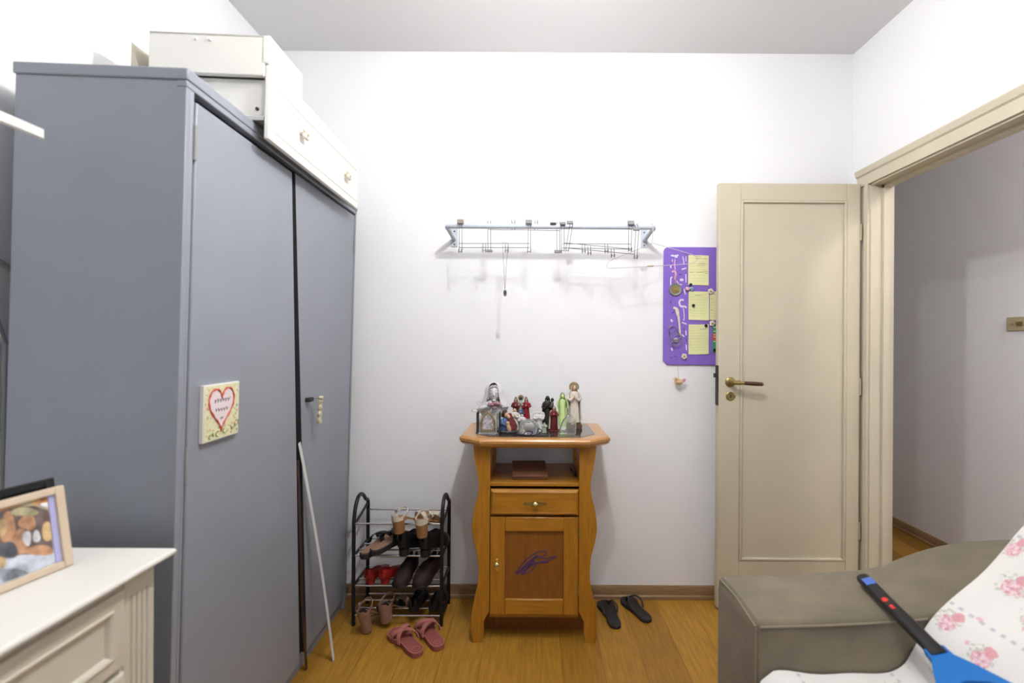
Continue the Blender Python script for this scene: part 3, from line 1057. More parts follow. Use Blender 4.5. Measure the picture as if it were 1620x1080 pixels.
for nm_, colr, blobs in (('print_background', (0.13, 0.075, 0.06), [(30, 845, 75, 42)]),
                         ('print_table', (0.62, 0.68, 0.78), [(60, 905, 75, 30), (10, 925, 40, 26)]),
                         ('print_skin', (0.56, 0.27, 0.12), [(12, 838, 13, 26), (43, 828, 14, 12), (30, 858, 14, 20), (62, 872, 24, 8)]),
                         ('print_fair_hair', (0.62, 0.42, 0.18), [(77, 842, 12, 15), (3, 835, 8, 14), (3, 890, 6, 10)]),
                         ('print_hat', (0.42, 0.38, 0.20), [(38, 811, 22, 7)]),
                         ('print_shirts', (0.75, 0.74, 0.76), [(42, 853, 7, 12), (57, 850, 6, 10), (73, 800, 10, 4)]),
                         ('print_navy', (0.05, 0.06, 0.09), [(12, 872, 16, 13)])):
    pm_ = MB()
    layer += 1
    for (bx_, by_, ra, rb_) in blobs:
        pp = []
        for i in range(20):
            a_ = 2 * PI * i / 20
            wob = 1 + 0.10 * math.sin(3 * a_ + bx_)
            x_, z_ = on_frame(bx_ + ra * wob * math.cos(a_), by_ + rb_ * wob * math.sin(a_))
            pp.append((max(-FW + 0.017, min(-0.027, x_)), max(0.015, min(FHh - 0.015, z_))))
        pm_.prism(pp, -0.0082, -0.0080 + 0.0002 * layer, 'y')
    build(nm_, pm_, mat(nm_, tuple(0.75 * c + 0.06 for c in colr), 0.4, var=0.45, vscale=45), pf)
build('stand_leg', MB().box(-FW / 2 - 0.02, -FW / 2 + 0.02, -0.026, -0.020, 0.01, 0.09), M['black'], pf)
bf_ = thing('picture_frame', 'black picture frame standing behind the pale photo frame', 'picture frame', (0, 0, 0))
e_tr = Vector(aty(78, 757, 0.985))
bf_.matrix_world = Matrix.Translation(Vector((e_tr[0] + 0.034, 0.985, DH + 0.002))) @ Tm
hgt = (e_tr[2] - DH) / upv[2]
b3 = MB()
b3.box(-0.016, 0, -0.014, 0, 0, hgt)
b3.box(-0.24, -0.224, -0.014, 0, 0, hgt)
b3.box(-0.224, -0.016, -0.014, 0, hgt - 0.016, hgt)
b3.box(-0.224, -0.016, -0.014, 0, 0, 0.016)
build('frame', b3, M['black'], bf_, 0.002)
build('backing', MB().box(-0.226, -0.014, -0.018, -0.010, 0.012, hgt - 0.012), M['iron'], bf_)

# ================================================================ SIDE CABINET
CX = 0.006
FY = 2.03
cab = thing('side_cabinet', 'small honey wood cabinet with wavy sides, open shelf, drawer and door', 'cabinet', (CX, FY + 0.15, 0))
TZ = 0.887
def octo(hw, fw, yf, yc, yb, z):
    return [(CX - fw, yf, z), (CX + fw, yf, z), (CX + hw, yc, z), (CX + hw * 0.985, yb, z), (CX - hw * 0.985, yb, z), (CX - hw, yc, z)]
tpb = MB()
T0 = TZ - 0.040
for_prof = [(0.020, 0.0), (0.010, 0.006), (0.004, 0.012), (0.004, 0.017), (0.0, 0.019), (0.0, 0.030), (0.005, 0.036), (0.012, 0.040)]
tpb.loft([octo(0.331 - i_, 0.235 - i_ * 0.6, 1.985 + i_, 2.065 + i_ * 0.5, 2.385, T0 + z_) for i_, z_ in for_prof])
build('top', tpb, M['woodT'], cab, 0.0008, world=True, angle=18)
build('inset_panel', MB().loft([octo(0.268, 0.200, 2.035, 2.105, 2.345, TZ - 0.002), octo(0.268, 0.200, 2.035, 2.105, 2.345, TZ + 0.0012)]), M['granite'], cab, world=True)
# wavy front stiles + sides
def spline(pts, n=6):
    out = []
    for i in range(len(pts) - 1):
        p0 = pts[max(i - 1, 0)]
        p1, p2 = pts[i], pts[i + 1]
        p3 = pts[min(i + 2, len(pts) - 1)]
        for k in range(n):
            t = k / n
            out.append(tuple(0.5 * ((2 * p1[j]) + (-p0[j] + p2[j]) * t + (2 * p0[j] - 5 * p1[j] + 4 * p2[j] - p3[j]) * t * t + (-p0[j] + 3 * p1[j] - 3 * p2[j] + p3[j]) * t ** 3) for j in range(len(p1))))
    out.append(tuple(pts[-1]))
    return out
outer = spline([(0.262, 0.0), (0.272, 0.05), (0.270, 0.12), (0.256, 0.20), (0.242, 0.27), (0.244, 0.36), (0.263, 0.44), (0.270, 0.50), (0.262, 0.57), (0.245, 0.64), (0.243, 0.70), (0.258, 0.78), (0.266, T0)])
inner = [(0.192, T0), (0.192, 0.135), (0.205, 0.115), (0.217, 0.09), (0.215, 0.05), (0.222, 0.0)]
for s_, nm in ((-1, 'side_board'), (1, 'side_board')):
    mb = MB()
    mb.prism([(CX + s_ * a, b) for a, b in outer + inner], FY, FY + 0.022, 'y')
    build(nm, mb, M['woodA'], cab, 0.002, world=True)
    mb = MB()
    mb.prism([(CX + s_ * a, b) for a, b in outer + inner], 2.345, 2.365, 'y')
    build('rear_leg', mb, M['woodA'], cab, world=True)
    mb = MB()
    xa, xb = sorted((CX + s_ * 0.192, CX + s_ * 0.210))
    mb.box(xa, xb, FY + 0.022, 2.345, 0.12, 0.725)
    mb.box(xa, xb, FY + 0.022, 2.345, 0.80, T0)
    mb.box(xa, xb, FY + 0.022, FY + 0.10, 0.725, 0.80)
    build('side_panel', mb, M['woodA'], cab, world=True)
build('shelf', MB().box(CX - 0.192, CX + 0.192, FY + 0.004, 2.362, 0.674, 0.690), M['woodX'], cab, 0.002, world=True)
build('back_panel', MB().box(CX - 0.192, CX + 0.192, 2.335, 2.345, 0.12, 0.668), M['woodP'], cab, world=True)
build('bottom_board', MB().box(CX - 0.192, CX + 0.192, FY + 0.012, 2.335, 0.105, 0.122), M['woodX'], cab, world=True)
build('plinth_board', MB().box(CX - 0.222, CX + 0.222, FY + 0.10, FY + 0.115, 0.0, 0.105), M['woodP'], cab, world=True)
dfm = MB()
z0_, z1_ = 0.551, 0.662
def dring(ins, y, x0=-0.189, x1=0.189):
    return [(CX + x0 + ins, y, z0_ + ins), (CX + x1 - ins, y, z0_ + ins), (CX + x1 - ins, y, z1_ - ins), (CX + x0 + ins, y, z1_ - ins)]
dfm.loft([dring(0, FY + 0.02), dring(0, FY + 0.002), dring(0.010, FY - 0.010), dring(0.014, FY - 0.010), dring(0.015, FY - 0.008)])
drw = build('drawer', dfm, M['woodX'], cab, world=True)
hq = (CX + 0.003, FY - 0.008, 0.604)
pm = MB()
pm.prism([(hq[0] + x, hq[2] + z) for x, z in ((-0.052, 0.002), (-0.040, 0.009), (-0.030, 0.005), (-0.018, 0.009), (0, 0.011), (0.018, 0.009), (0.030, 0.005), (0.040, 0.009), (0.052, 0.002), (0.040, -0.006), (0.028, -0.004), (0.016, -0.009), (0, -0.010), (-0.016, -0.009), (-0.028, -0.004), (-0.040, -0.006))], hq[1] - 0.002, hq[1], 'y')
build('escutcheon', pm, M['brass'], drw, world=True)
build('knob', MB().lathe([(0, 0), (0.005, 0), (0.005, -0.008), (0.011, -0.012), (0.012, -0.018), (0.007, -0.023), (0, -0.024)], hq, 16, 'y'), M['brass2'], drw, world=True)
# door: rails, stiles, sunk panel
gz0, gz1 = 0.124, 0.544
dxa, dxb = CX - 0.189, CX + 0.189
dm_ = MB()
dm_.box(dxa, dxa + 0.062, FY - 0.004, FY + 0.016, gz0, gz1)
dm_.box(dxb - 0.062, dxb, FY - 0.004, FY + 0.016, gz0, gz1)
dm_.box(dxa + 0.058, dxb - 0.058, FY + 0.0125, FY + 0.0155, gz0 + 0.005, gz1 - 0.005)
dro2 = build('door', dm_, M['woodA'], cab, 0.003, world=True)
for za_, zb2 in ((gz0, gz0 + 0.066), (gz1 - 0.062, gz1)):
    build('rail', MB().box(dxa + 0.0622, dxb - 0.0622, FY - 0.004, FY + 0.016, za_, zb2), M['woodX'], dro2, 0.004, world=True)
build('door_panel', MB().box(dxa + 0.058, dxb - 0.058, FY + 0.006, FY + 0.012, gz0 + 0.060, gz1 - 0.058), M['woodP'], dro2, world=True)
kk = aty(786, 893, FY - 0.004)
km = MB()
km.prism([(kk[0] + x, kk[2] + z) for x, z in ((0, 0.035), (0.006, 0.024), (0.003, 0.012), (0.010, 0.0), (0.007, -0.020), (0.003, -0.026), (0, -0.034), (-0.003, -0.026), (-0.007, -0.020), (-0.010, 0.0), (-0.003, 0.012), (-0.006, 0.024))], FY - 0.0065, FY - 0.004, 'y')
esc = build('escutcheon', km, M['brass2'], dro2, world=True)
build('knob', MB().lathe([(0, 0), (0.004, 0), (0.004, -0.008), (0.010, -0.012), (0.011, -0.018), (0.006, -0.023), (0, -0.024)], (kk[0], FY - 0.006, kk[2] + 0.006), 16, 'y'), M['brass2'], dro2, world=True)
for zz in (0.46, 0.21):
    build('hinge', MB().lathe([(0, 0), (0.004, 0), (0.004, 0.045), (0, 0.045)], (dxb + 0.001, FY - 0.004, zz), 10), M['brass'], dro2, world=True)
# purple squiggle drawn on the door panel
sq = MB()
yq = FY + 0.0052
def loop(pts, r=0.0022):
    P = [aty(720 + a / 3.377, 700 + b / 3.377, yq) for a, b in pts]
    sq.tube(spline(P, 5), r, 6, ry=0.0010, up=(0, 1, 0))
loop([(322, 700), (345, 665), (380, 625), (430, 590), (475, 578), (488, 590), (470, 605), (430, 618), (395, 645), (355, 680), (326, 702)])
loop([(355, 705), (400, 690), (425, 660), (445, 640), (490, 630), (535, 615), (530, 608), (480, 618), (440, 612), (418, 628), (390, 672), (355, 705)])
loop([(330, 698), (380, 650), (410, 625), (440, 600)], 0.004)
loop([(345, 700), (385, 668), (400, 650), (440, 640), (470, 640), (500, 638)], 0.003)
loop([(380, 668), (420, 650), (415, 620)], 0.003)
build('ink_doodle', sq, M['purplepen'], dro2, world=True)

# wallet on the shelf
wa = MB()
wc = Vector((aty(838, 744, 2.11)[0], 2.11, 0.6915))
wa.T = Matrix.Translation(wc) @ Matrix.Rotation(R(2), 4, 'Z')
wa.prism([(-0.035, 0.0), (0.095, 0.0), (0.095, 0.026), (-0.025, 0.024), (-0.035, 0.014)], -0.078, 0.080, 'x')
o = thing('wallet', 'tan leather folder lying on the open cabinet shelf', 'wallet', wc)
wa.T = Matrix.Rotation(R(3), 4, 'Z')
wa.v = []
wa.f = []
wa.mi = []
wa.prism([(-0.030, 0.0), (0.150, 0.0), (0.152, 0.010), (-0.030, 0.008)], -0.078, 0.080, 'x')
build('lower_flap', wa, M['leather'], o, 0.002)
wb2 = MB()
wb2.T = Matrix.Rotation(R(3), 4, 'Z')
wb2.prism([(-0.033, 0.009), (0.150, 0.024), (0.150, 0.038), (-0.015, 0.030), (-0.036, 0.016)], -0.078, 0.080, 'x')
build('upper_flap', wb2, M['leather'], o, 0.003)
cl = Vector(aty(910, 748, 2.12))
cl[2] = 0.691
ck = MB()
ck.ell((cl[0], 2.12, 0.691 + 0.011), 0.007, 0.010, 0.011)
ck.tube([(cl[0], 2.12, 0.700), (cl[0] + 0.002, 2.16, 0.698), (cl[0] - 0.004, 2.20, 0.695), (cl[0] - 0.012, 2.25, 0.695)], 0.003, 8)
o = build('cable_plug', ck, M['black'], loc=(cl[0], 2.12, 0.691))
tag(o, 'small black cord plug lying at the right end of the cabinet shelf', 'plug')

# ================================================================ FIGURINES
ZT = TZ + 0.0014
def robe_rings(prof, folds=0.0, k=9, n=28, tilt=0.0, H_=1.0):
    rings = []
    for (z, rx, ry, cx, cy) in prof:
        ring = []
        for i in range(n):
            a = 2 * PI * i / n
            f = 1 + folds * math.sin(k * a + 3 * z / H_) * (1 - 0.6 * z / H_)
            ring.append((cx + rx * f * math.cos(a), cy + ry * f * math.sin(a), z))
        rings.append(ring)
    return rings

def figure_parts(root, h, robe, skin, hair, cloak=None, veil=None, halo=None, base=None, w_=0.30, arms=True, lean=0.0, crown=None, base_h=0.05, beard=False, dx=0.0, z0=0.0):
    """a standing statuette of height h facing -y, parts under root"""
    b = h * base_h if base else 0.0
    if base:
        bm_ = MB()
        bm_.lathe([(0, 0), (h * w_ * 0.62, 0), (h * w_ * 0.66, b * 0.4), (h * w_ * 0.52, b), (0, b)], (dx, 0, z0), 14, sy=0.85)
        build('base', bm_, base, root)
    q = h - b
    W = h * w_
    Z = z0 + b
    mb = MB()
    X = dx
    prof = [(Z, W * 0.46, W * 0.40, X, 0), (Z + q * 0.03, W * 0.50, W * 0.42, X, 0), (Z + q * 0.25, W * 0.42, W * 0.34, X, 0), (Z + q * 0.48, W * 0.36, W * 0.27, X + lean, 0), (Z + q * 0.62, W * 0.36, W * 0.25, X + lean, 0),
            (Z + q * 0.74, W * 0.44, W * 0.25, X + lean, 0), (Z + q * 0.80, W * 0.38, W * 0.20, X + lean, 0), (Z + q * 0.835, W * 0.16, W * 0.14, X + lean, 0)]
    mb.loft(robe_rings(prof, 0.09, 8, 26, H_=h))
    if arms:
        for s_ in (-1, 1):
            mb.tube([(X + lean + s_ * W * 0.38, 0.0, Z + q * 0.76), (X + lean + s_ * W * 0.50, -W * 0.10, Z + q * 0.63), (X + lean + s_ * W * 0.30, -W * 0.34, Z + q * 0.60), (X + lean + s_ * W * 0.10, -W * 0.40, Z + q * 0.67)], [W * 0.13, W * 0.15, W * 0.12, W * 0.07], 8)
    build('robe', mb, robe, root)
    hd_ = MB()
    hc_ = (X + lean, -W * 0.03, Z + q * 0.915)
    hr = q * 0.068
    hd_.ell(hc_, hr * 0.80, hr * 0.90, hr * 1.12)
    hd_.ell((hc_[0], hc_[1] - hr * 0.88, hc_[2] - hr * 0.05), hr * 0.14, hr * 0.22, hr * 0.28, 8, 6)
    hd_.tube([(X + lean, 0, Z + q * 0.81), (X + lean, -W * 0.02, Z + q * 0.88)], hr * 0.42, 8)
    if arms:
        hn_ = MB()
        hn_.ell((X + lean, -W * 0.44, Z + q * 0.69), W * 0.05, W * 0.05, W * 0.12, 8, 6)
        hn_.ell((X + lean - W * 0.05, -W * 0.42, Z + q * 0.675), W * 0.05, W * 0.05, W * 0.11, 8, 6, (0, 0.3, 0))
        build('hands', hn_, skin, root)
    build('head', hd_, skin, root)
    if hair:
        hh = MB()
        hh.ell((hc_[0], hc_[1] + hr * 0.28, hc_[2] + hr * 0.22), hr * 1.0, hr * 0.92, hr * 1.08)
        for s_ in (-1, 1):
            hh.tube([(hc_[0] + s_ * hr * 0.75, hc_[1] + hr * 0.1, hc_[2] + hr * 0.3), (hc_[0] + s_ * hr * 0.95, hc_[1] + hr * 0.1, hc_[2] - hr * 0.6), (hc_[0] + s_ * hr * 1.0, hc_[1], hc_[2] - hr * 1.8)], [hr * 0.3, hr * 0.38, hr * 0.15], 8)
        if beard:
            hh.ell((hc_[0], hc_[1] - hr * 0.55, hc_[2] - hr * 0.85), hr * 0.45, hr * 0.35, hr * 0.5, 10, 6)
        build('hair', hh, hair, root)
    if veil:
        vv = MB()
        rings = []
        n = 15
        for (z, r_, ry_, f_) in ((1.17, 0.35, 0.3, 0), (1.10, 0.95, 0.85, 0), (0.6, 1.18, 1.12, 0.0), (-0.3, 1.22, 1.2, 0.0), (-1.1, 1.45, 1.3, 0.0), (-1.9, 2.1, 1.6, 0.03), (-3.4, 2.5, 1.7, 0.05), (-5.2, 2.5, 1.6, 0.08)):
            ring = []
            for i in range(n):
                a = -0.20 * PI + (1.40 * PI) * i / (n - 1)
                ring.append(Vector((hc_[0] + r_ * hr * math.cos(a) * (1 + f_ * math.sin(i * 2.1)), hc_[1] + 0.15 * hr + ry_ * hr * math.sin(a), hc_[2] + z * hr)))
            rings.append(ring)
        vv.sheet(rings, hr * 0.12, (0, 0.6, 0.2))
        build('veil', vv, veil, root)
    if cloak:
        cc_ = MB()
        rings = []
        n = 17
        for (z, r_, f_) in ((0.82, 0.30, 0), (0.78, 0.47, 0.0), (0.68, 0.55, 0.03), (0.5, 0.53, 0.06), (0.28, 0.55, 0.09), (0.05, 0.60, 0.10)):
            ring = []
            for i in range(n):
                a = -0.18 * PI + (1.36 * PI) * i / (n - 1)
                rr = W * r_ * (1 + f_ * math.sin(i * 1.9))
                ring.append(Vector((X + lean * min(1, z * 2) + rr * math.cos(a), rr * 0.72 * math.sin(a), Z + q * z)))
            rings.append(ring)
        cc_.sheet(rings, W * 0.05, (0, 0.7, 0.1))
        build('cloak', cc_, cloak, root)
    if halo:
        hl = MB()
        hl.lathe([(hr * 1.1, 0), (hr * 1.95, 0), (hr * 1.95, hr * 0.2), (hr * 1.1, hr * 0.2)], (hc_[0], hc_[1] + hr * 0.9, hc_[2] + hr * 0.45), 22, 'y')
        for k in range(16):
            a = 2 * PI * k / 16
            hl.ell((hc_[0] + hr * 1.95 * math.cos(a), hc_[1] + hr * 1.0, hc_[2] + hr * 0.45 + hr * 1.95 * math.sin(a)), hr * 0.2, hr * 0.12, hr * 0.2, 6, 4)
        hl.lathe([(0, hr * 0.1), (hr * 1.2, hr * 0.1), (hr * 1.2, hr * 0.2), (0, hr * 0.2)], (hc_[0], hc_[1] + hr * 0.9, hc_[2] + hr * 0.45), 22, 'y')
        build('halo', hl, halo, root)
    if crown:
        cr = MB()
        cr.lathe([(hr * 0.55, hr * 0.9), (hr * 0.62, hr * 1.15), (hr * 0.8, hr * 1.7), (hr * 0.7, hr * 1.7), (hr * 0.5, hr * 1.2), (hr * 0.0, hr * 1.1)], (hc_[0], hc_[1], hc_[2]), 10)
        cr.ell((hc_[0], hc_[1], hc_[2] + hr * 1.75), hr * 0.2, hr * 0.2, hr * 0.35, 8, 6)
        build('crown', cr, crown, root)

def fig(px, pytop, pybot, y, name, label, cat='figurine', rz=0.0, **kw):
    b = aty(px, pybot, y)
    t_ = aty(px, pytop, y)
    h = t_[2] - ZT
    r = thing(name, label, cat, (b[0], y, ZT), (0, 0, rz), 'religious figures on the cabinet')
    figure_parts(r, h, **kw)
    return r

# tall ivory woman with a halo, right end
fig(908, 609, 682, 2.24, 'madonna_statuette', 'tallest ivory statuette of a praying woman with a brown halo on a rock base', robe=M['plaster'], skin=M['skin'], hair=None, cloak=M['plaster'], veil=M['plaster'], halo=M['gold'], base=M['rock'], w_=0.29, base_h=0.15)
fig(889.5, 622, 680, 2.22, 'green_statuette', 'slim translucent pale green statuette of a veiled woman', robe=M['glow'], skin=M['glow'], hair=None, veil=M['glow'], cloak=M['glow'], base=M['porcelain'], w_=0.20, arms=False, base_h=0.06, crown=M['porcelain'])
fig(866, 626, 681, 2.26, 'dark_statuette', 'almost black statuette of a standing man carrying a small child', robe=M['darkgreen'], skin=M['darkgreen'], hair=M['darkgreen'], cloak=M['darkgreen'], base=M['darkgreen'], w_=0.31)
dk = COL.objects[[o.name for o in COL.objects if o.name.startswith('dark_statuette')][0]]
hD = 0.155
cm = MB()
cm.ell((0.022, -0.012, hD * 0.86), 0.008, 0.008, 0.010)
cm.tube([(0.022, -0.012, hD * 0.80), (0.020, -0.016, hD * 0.70), (0.014, -0.022, hD * 0.62)], [0.006, 0.010, 0.007], 8)
build('carried_child', cm, M['darkgreen'], dk)
fig(876, 642, 684, 2.17, 'red_robed_statuette', 'small statuette in a deep red skirt and white mantle beside the dark one', robe=M['wine'], skin=M['skin'], hair=M['hair'], cloak=M['plaster'], base=M['wine'], w_=0.32)
# white angel
an = fig(852, 650, 686, 2.17, 'angel_figurine', 'white porcelain angel figurine with spread wings behind the crystal paperweight', robe=M['porcelain'], skin=M['porcelain'], hair=M['porcelain'], base=M['porcelain'], w_=0.46)
wg = MB()
for s_ in (-1, 1):
    pts = [(0.0, 0.075), (0.012, 0.088), (0.026, 0.082), (0.030, 0.068), (0.024, 0.050), (0.012, 0.038), (0.002, 0.04)]
    wg.prism([(s_ * p[0], p[1]) for p in pts], 0.014, 0.019, 'y')
build('wing', wg, M['porcelain'], an, 0.002)
fig(861, 668, 688, 2.13, 'sage_figurine', 'tiny sage green and white figurine at the foot of the dark statuette', robe=M['sagepaint'], skin=M['skin'], hair=M['petal'], w_=0.50)

# three crowned figures in one group
tg = aty(824, 624, 2.27)
hT = tg[2] - ZT
tr = thing('crowned_trio_statue', 'painted statue group of two crowned red-robed figures around a dark haloed one', 'figurine', (tg[0], 2.27, ZT), group='religious figures on the cabinet')
build('base', MB().lathe([(0, 0), (0.046, 0), (0.048, 0.02), (0.038, 0.045), (0, 0.05)], (0, 0, 0), 20, sy=0.55), M['blue'], tr)
def subfig(par, x, z0, h, robe, skin, hair, w_, halo=None, crown=None, cloak=None):
    figure_parts(par, h, robe, skin, hair, w_=w_, halo=halo, crown=crown, cloak=cloak, dx=x, z0=z0)
subfig(tr, -0.024, 0.03, hT * 0.90 - 0.03, M['wine'], M['skin'], M['hair'], 0.34, crown=M['gold'])
subfig(tr, 0.026, 0.03, hT * 0.90 - 0.03, M['redrobe'], M['skin'], M['hair'], 0.36, crown=M['gold'])
subfig(tr, 0.0, 0.045, hT - 0.055, M['sagepaint'], M['darkgreen'], M['darkgreen'], 0.26, halo=M['gold'])
subfig(tr, 0.003, 0.005, 0.100, M['blue'], M['skin'], M['hair'], 0.36, cloak=M['porcelain'])

# cherub pair in front of the trio
for px, top, y, lab, rb in ((814, 646, 2.20, 'small pale cherub with golden curls between the family group and the trio', M['plaster']), (826, 655, 2.19, 'small white kneeling angel just behind the crystal paperweight', M['porcelain'])):
    fig(px, top, 680, y, 'cherub_figurine', lab, robe=rb, skin=M['skin'] if px == 814 else M['porcelain'], hair=M['tassel'] if px == 814 else M['porcelain'], w_=0.44)

# family group
fm_b = aty(803, 688, 2.12)
fam = thing('holy_family_statuette', 'blue and wine coloured statuette of two kneeling adults holding a baby', 'figurine', (fm_b[0], 2.12, ZT), group='religious figures on the cabinet')
build('base', MB().lathe([(0, 0), (0.044, 0), (0.046, 0.008), (0.040, 0.014), (0, 0.016)], (0, 0, 0), 22, sy=0.7), M['iron'], fam)
f1 = MB()
f1.loft(robe_rings([(0.010, 0.024, 0.022, -0.016, 0.002), (0.035, 0.023, 0.022, -0.017, 0.002), (0.058, 0.017, 0.016, -0.013, 0.0), (0.070, 0.008, 0.008, -0.010, 0)], 0.10, 7, 22, H_=0.1))
f1.tube([(-0.024, -0.006, 0.060), (-0.026, -0.018, 0.045), (-0.006, -0.022, 0.036)], [0.008, 0.009, 0.005], 8)
build('blue_robe', f1, M['blue'], fam)
f2 = MB()
f2.loft(robe_rings([(0.010, 0.024, 0.024, 0.016, 0.002), (0.030, 0.026, 0.025, 0.018, 0.002), (0.052, 0.020, 0.018, 0.014, 0.0), (0.072, 0.013, 0.013, 0.009, 0), (0.088, 0.010, 0.010, 0.006, 0.002)], 0.08, 6, 22, H_=0.1))
build('wine_cloak', f2, M['wine'], fam)
f3 = MB()
f3.ell((-0.005, -0.008, 0.082), 0.009, 0.010, 0.012, rot=(0, 0.4, 0))
f3.ell((0.004, -0.010, 0.074), 0.008, 0.009, 0.010, rot=(0, -0.3, 0))
f3.ell((0.002, -0.024, 0.048), 0.008, 0.008, 0.008)
f3.tube([(0.002, -0.022, 0.042), (0.006, -0.024, 0.026), (0.010, -0.022, 0.014)], [0.007, 0.011, 0.008], 10)
build('faces_and_baby', f3, M['skin'], fam)
f4 = MB()
f4.ell((-0.013, 0.001, 0.088), 0.013, 0.013, 0.015)
f4.tube([(-0.018, 0.002, 0.086), (-0.022, 0.002, 0.070)], [0.010, 0.006], 8)
build('hair', f4, M['hair'], fam)

# bust of a veiled woman with roses
bb0 = aty(778, 675, 2.27)
tb = aty(778, 607, 2.27)
hB = tb[2] - ZT
bu = thing('veiled_bust', 'white porcelain bust of a veiled woman with pink roses at the left back corner', 'bust', (bb0[0] + 0.004, 2.275, ZT), (0, 0, 0), 'religious figures on the cabinet')
b1 = MB()
k = hB
b1.loft(robe_rings([(0.0, 0.040, 0.034, 0, 0), (0.02 , 0.042, 0.036, 0, 0), (k * 0.20, 0.036, 0.028, 0, 0), (k * 0.34, 0.066, 0.036, 0, 0), (k * 0.46, 0.074, 0.038, 0, 0), (k * 0.56, 0.058, 0.032, 0, 0), (k * 0.63, 0.024, 0.022, 0, 0), (k * 0.68, 0.019, 0.020, 0, 0)], 0.04, 7, 30, H_=k))
build('shoulders', b1, M['porcelain'], bu)
b2_ = MB()
hcx = (0.008, -0.014, k * 0.79)
b2_.ell(hcx, 0.029, 0.031, 0.038, 22, 16)
b2_.ell((hcx[0], hcx[1] - 0.031, hcx[2] - 0.005), 0.0045, 0.007, 0.011)
b2_.ell((hcx[0], hcx[1] - 0.026, hcx[2] - 0.021), 0.009, 0.004, 0.003)
b2_.ell((hcx[0], hcx[1] - 0.020, hcx[2] - 0.032), 0.009, 0.008, 0.006)
b2_.tube([(0, 0.0, k * 0.60), (0.004, -0.006, k * 0.70)], 0.015, 12)
build('face', b2_, M['porcelain'], bu)
for s_ in (-1, 1):
    build('closed_eye', MB().tube([(hcx[0] + s_ * (0.012 + t), hcx[1] - 0.0285 + abs(t) * 0.28, hcx[2] + 0.005 - 0.0035 * (1 - (t / 0.008) ** 2)) for t in (-0.008, -0.004, 0, 0.004, 0.008)], 0.0011, 6), M['pad'], bu)
    build('eyebrow', MB().tube([(hcx[0] + s_ * (0.012 + t), hcx[1] - 0.0275 + abs(t) * 0.28, hcx[2] + 0.013 + 0.0025 * (1 - (t / 0.008) ** 2)) for t in (-0.008, -0.004, 0, 0.004, 0.008)], 0.0010, 6), M['pad'], bu)
hx_ = MB()
for s_ in (-1, 1):
    hx_.tube(spline([(hcx[0] + s_ * 0.003, hcx[1] - 0.020, hcx[2] + 0.036), (hcx[0] + s_ * 0.020, hcx[1] - 0.018, hcx[2] + 0.026), (hcx[0] + s_ * 0.028, hcx[1] - 0.010, hcx[2]), (hcx[0] + s_ * 0.029, hcx[1] - 0.008, hcx[2] - 0.030)], 4), 0.006, 8)
build('hair', hx_, M['porcgrey'], bu)
vb = MB()
rings = []
n = 25
for (z, rx, ry_, fo) in ((1.03, 0.006, 0.008, 0), (1.015, 0.022, 0.022, 0), (0.965, 0.035, 0.036, 0.01), (0.86, 0.043, 0.042, 0.02), (0.72, 0.046, 0.042, 0.04), (0.60, 0.056, 0.043, 0.06), (0.48, 0.072, 0.046, 0.06)):
    ring = []
    for i in range(n):
        a = -0.30 * PI + 1.60 * PI * i / (n - 1)
        ring.append(Vector((0.006 + rx * math.cos(a) * (1 + fo * math.sin(i * 1.7)), ry_ * math.sin(a) * (1 + fo * math.sin(i * 1.7)) - 0.008, k * z)))
    rings.append(ring)
vb.sheet(rings, 0.003, (0, 0.6, 0.3))
build('veil', vb, M['porcelain'], bu)
rs = MB()
for (x, y, z, r_) in ((-0.004, -0.048, k * 0.54, 0.016), (0.024, -0.048, k * 0.56, 0.015), (0.012, -0.050, k * 0.47, 0.012), (0.042, -0.040, k * 0.52, 0.010)):
    for q_ in range(3):
        rs.lathe([(r_ * 0.2, -r_ * 0.5), (r_ * (0.5 + 0.22 * q_), 0), (r_ * (0.55 + 0.22 * q_), r_ * 0.5), (r_ * (0.42 + 0.22 * q_), r_ * 0.45), (r_ * 0.15, -r_ * 0.3)], (x, y, z), 9)
build('rose', rs, M['rose'], bu)
for a in (0.2, 2.6, 3.6, 4.4):
    build('leaf', MB().ell((0.010 + 0.036 * math.cos(a), -0.042, k * 0.50 + 0.018 * math.sin(a)), 0.016, 0.003, 0.007, 10, 5, (0, -a, 0)), M['porcelain'], bu)
hnd = MB()
hnd.tube([(-0.062, -0.020, k * 0.40), (-0.050, -0.040, k * 0.46), (-0.020, -0.048, k * 0.50)], [0.013, 0.011, 0.007], 10)
build('hand', hnd, M['porcelain'], bu)
rb = MB()
rb.tube(spline([(-0.045, -0.036, k * 0.42), (-0.085, -0.04, k * 0.45), (-0.095, -0.042, k * 0.40), (-0.075, -0.042, k * 0.37), (-0.04, -0.038, k * 0.41)], 6), 0.0016, 6)
rb.tube(spline([(-0.03, -0.036, k * 0.44), (-0.07, -0.040, k * 0.55), (-0.060, -0.040, k * 0.62), (-0.045, -0.038, k * 0.52), (-0.01, -0.036, k * 0.46)], 6), 0.0016, 6)
build('ribbon', rb, M['porcgrey'], bu)

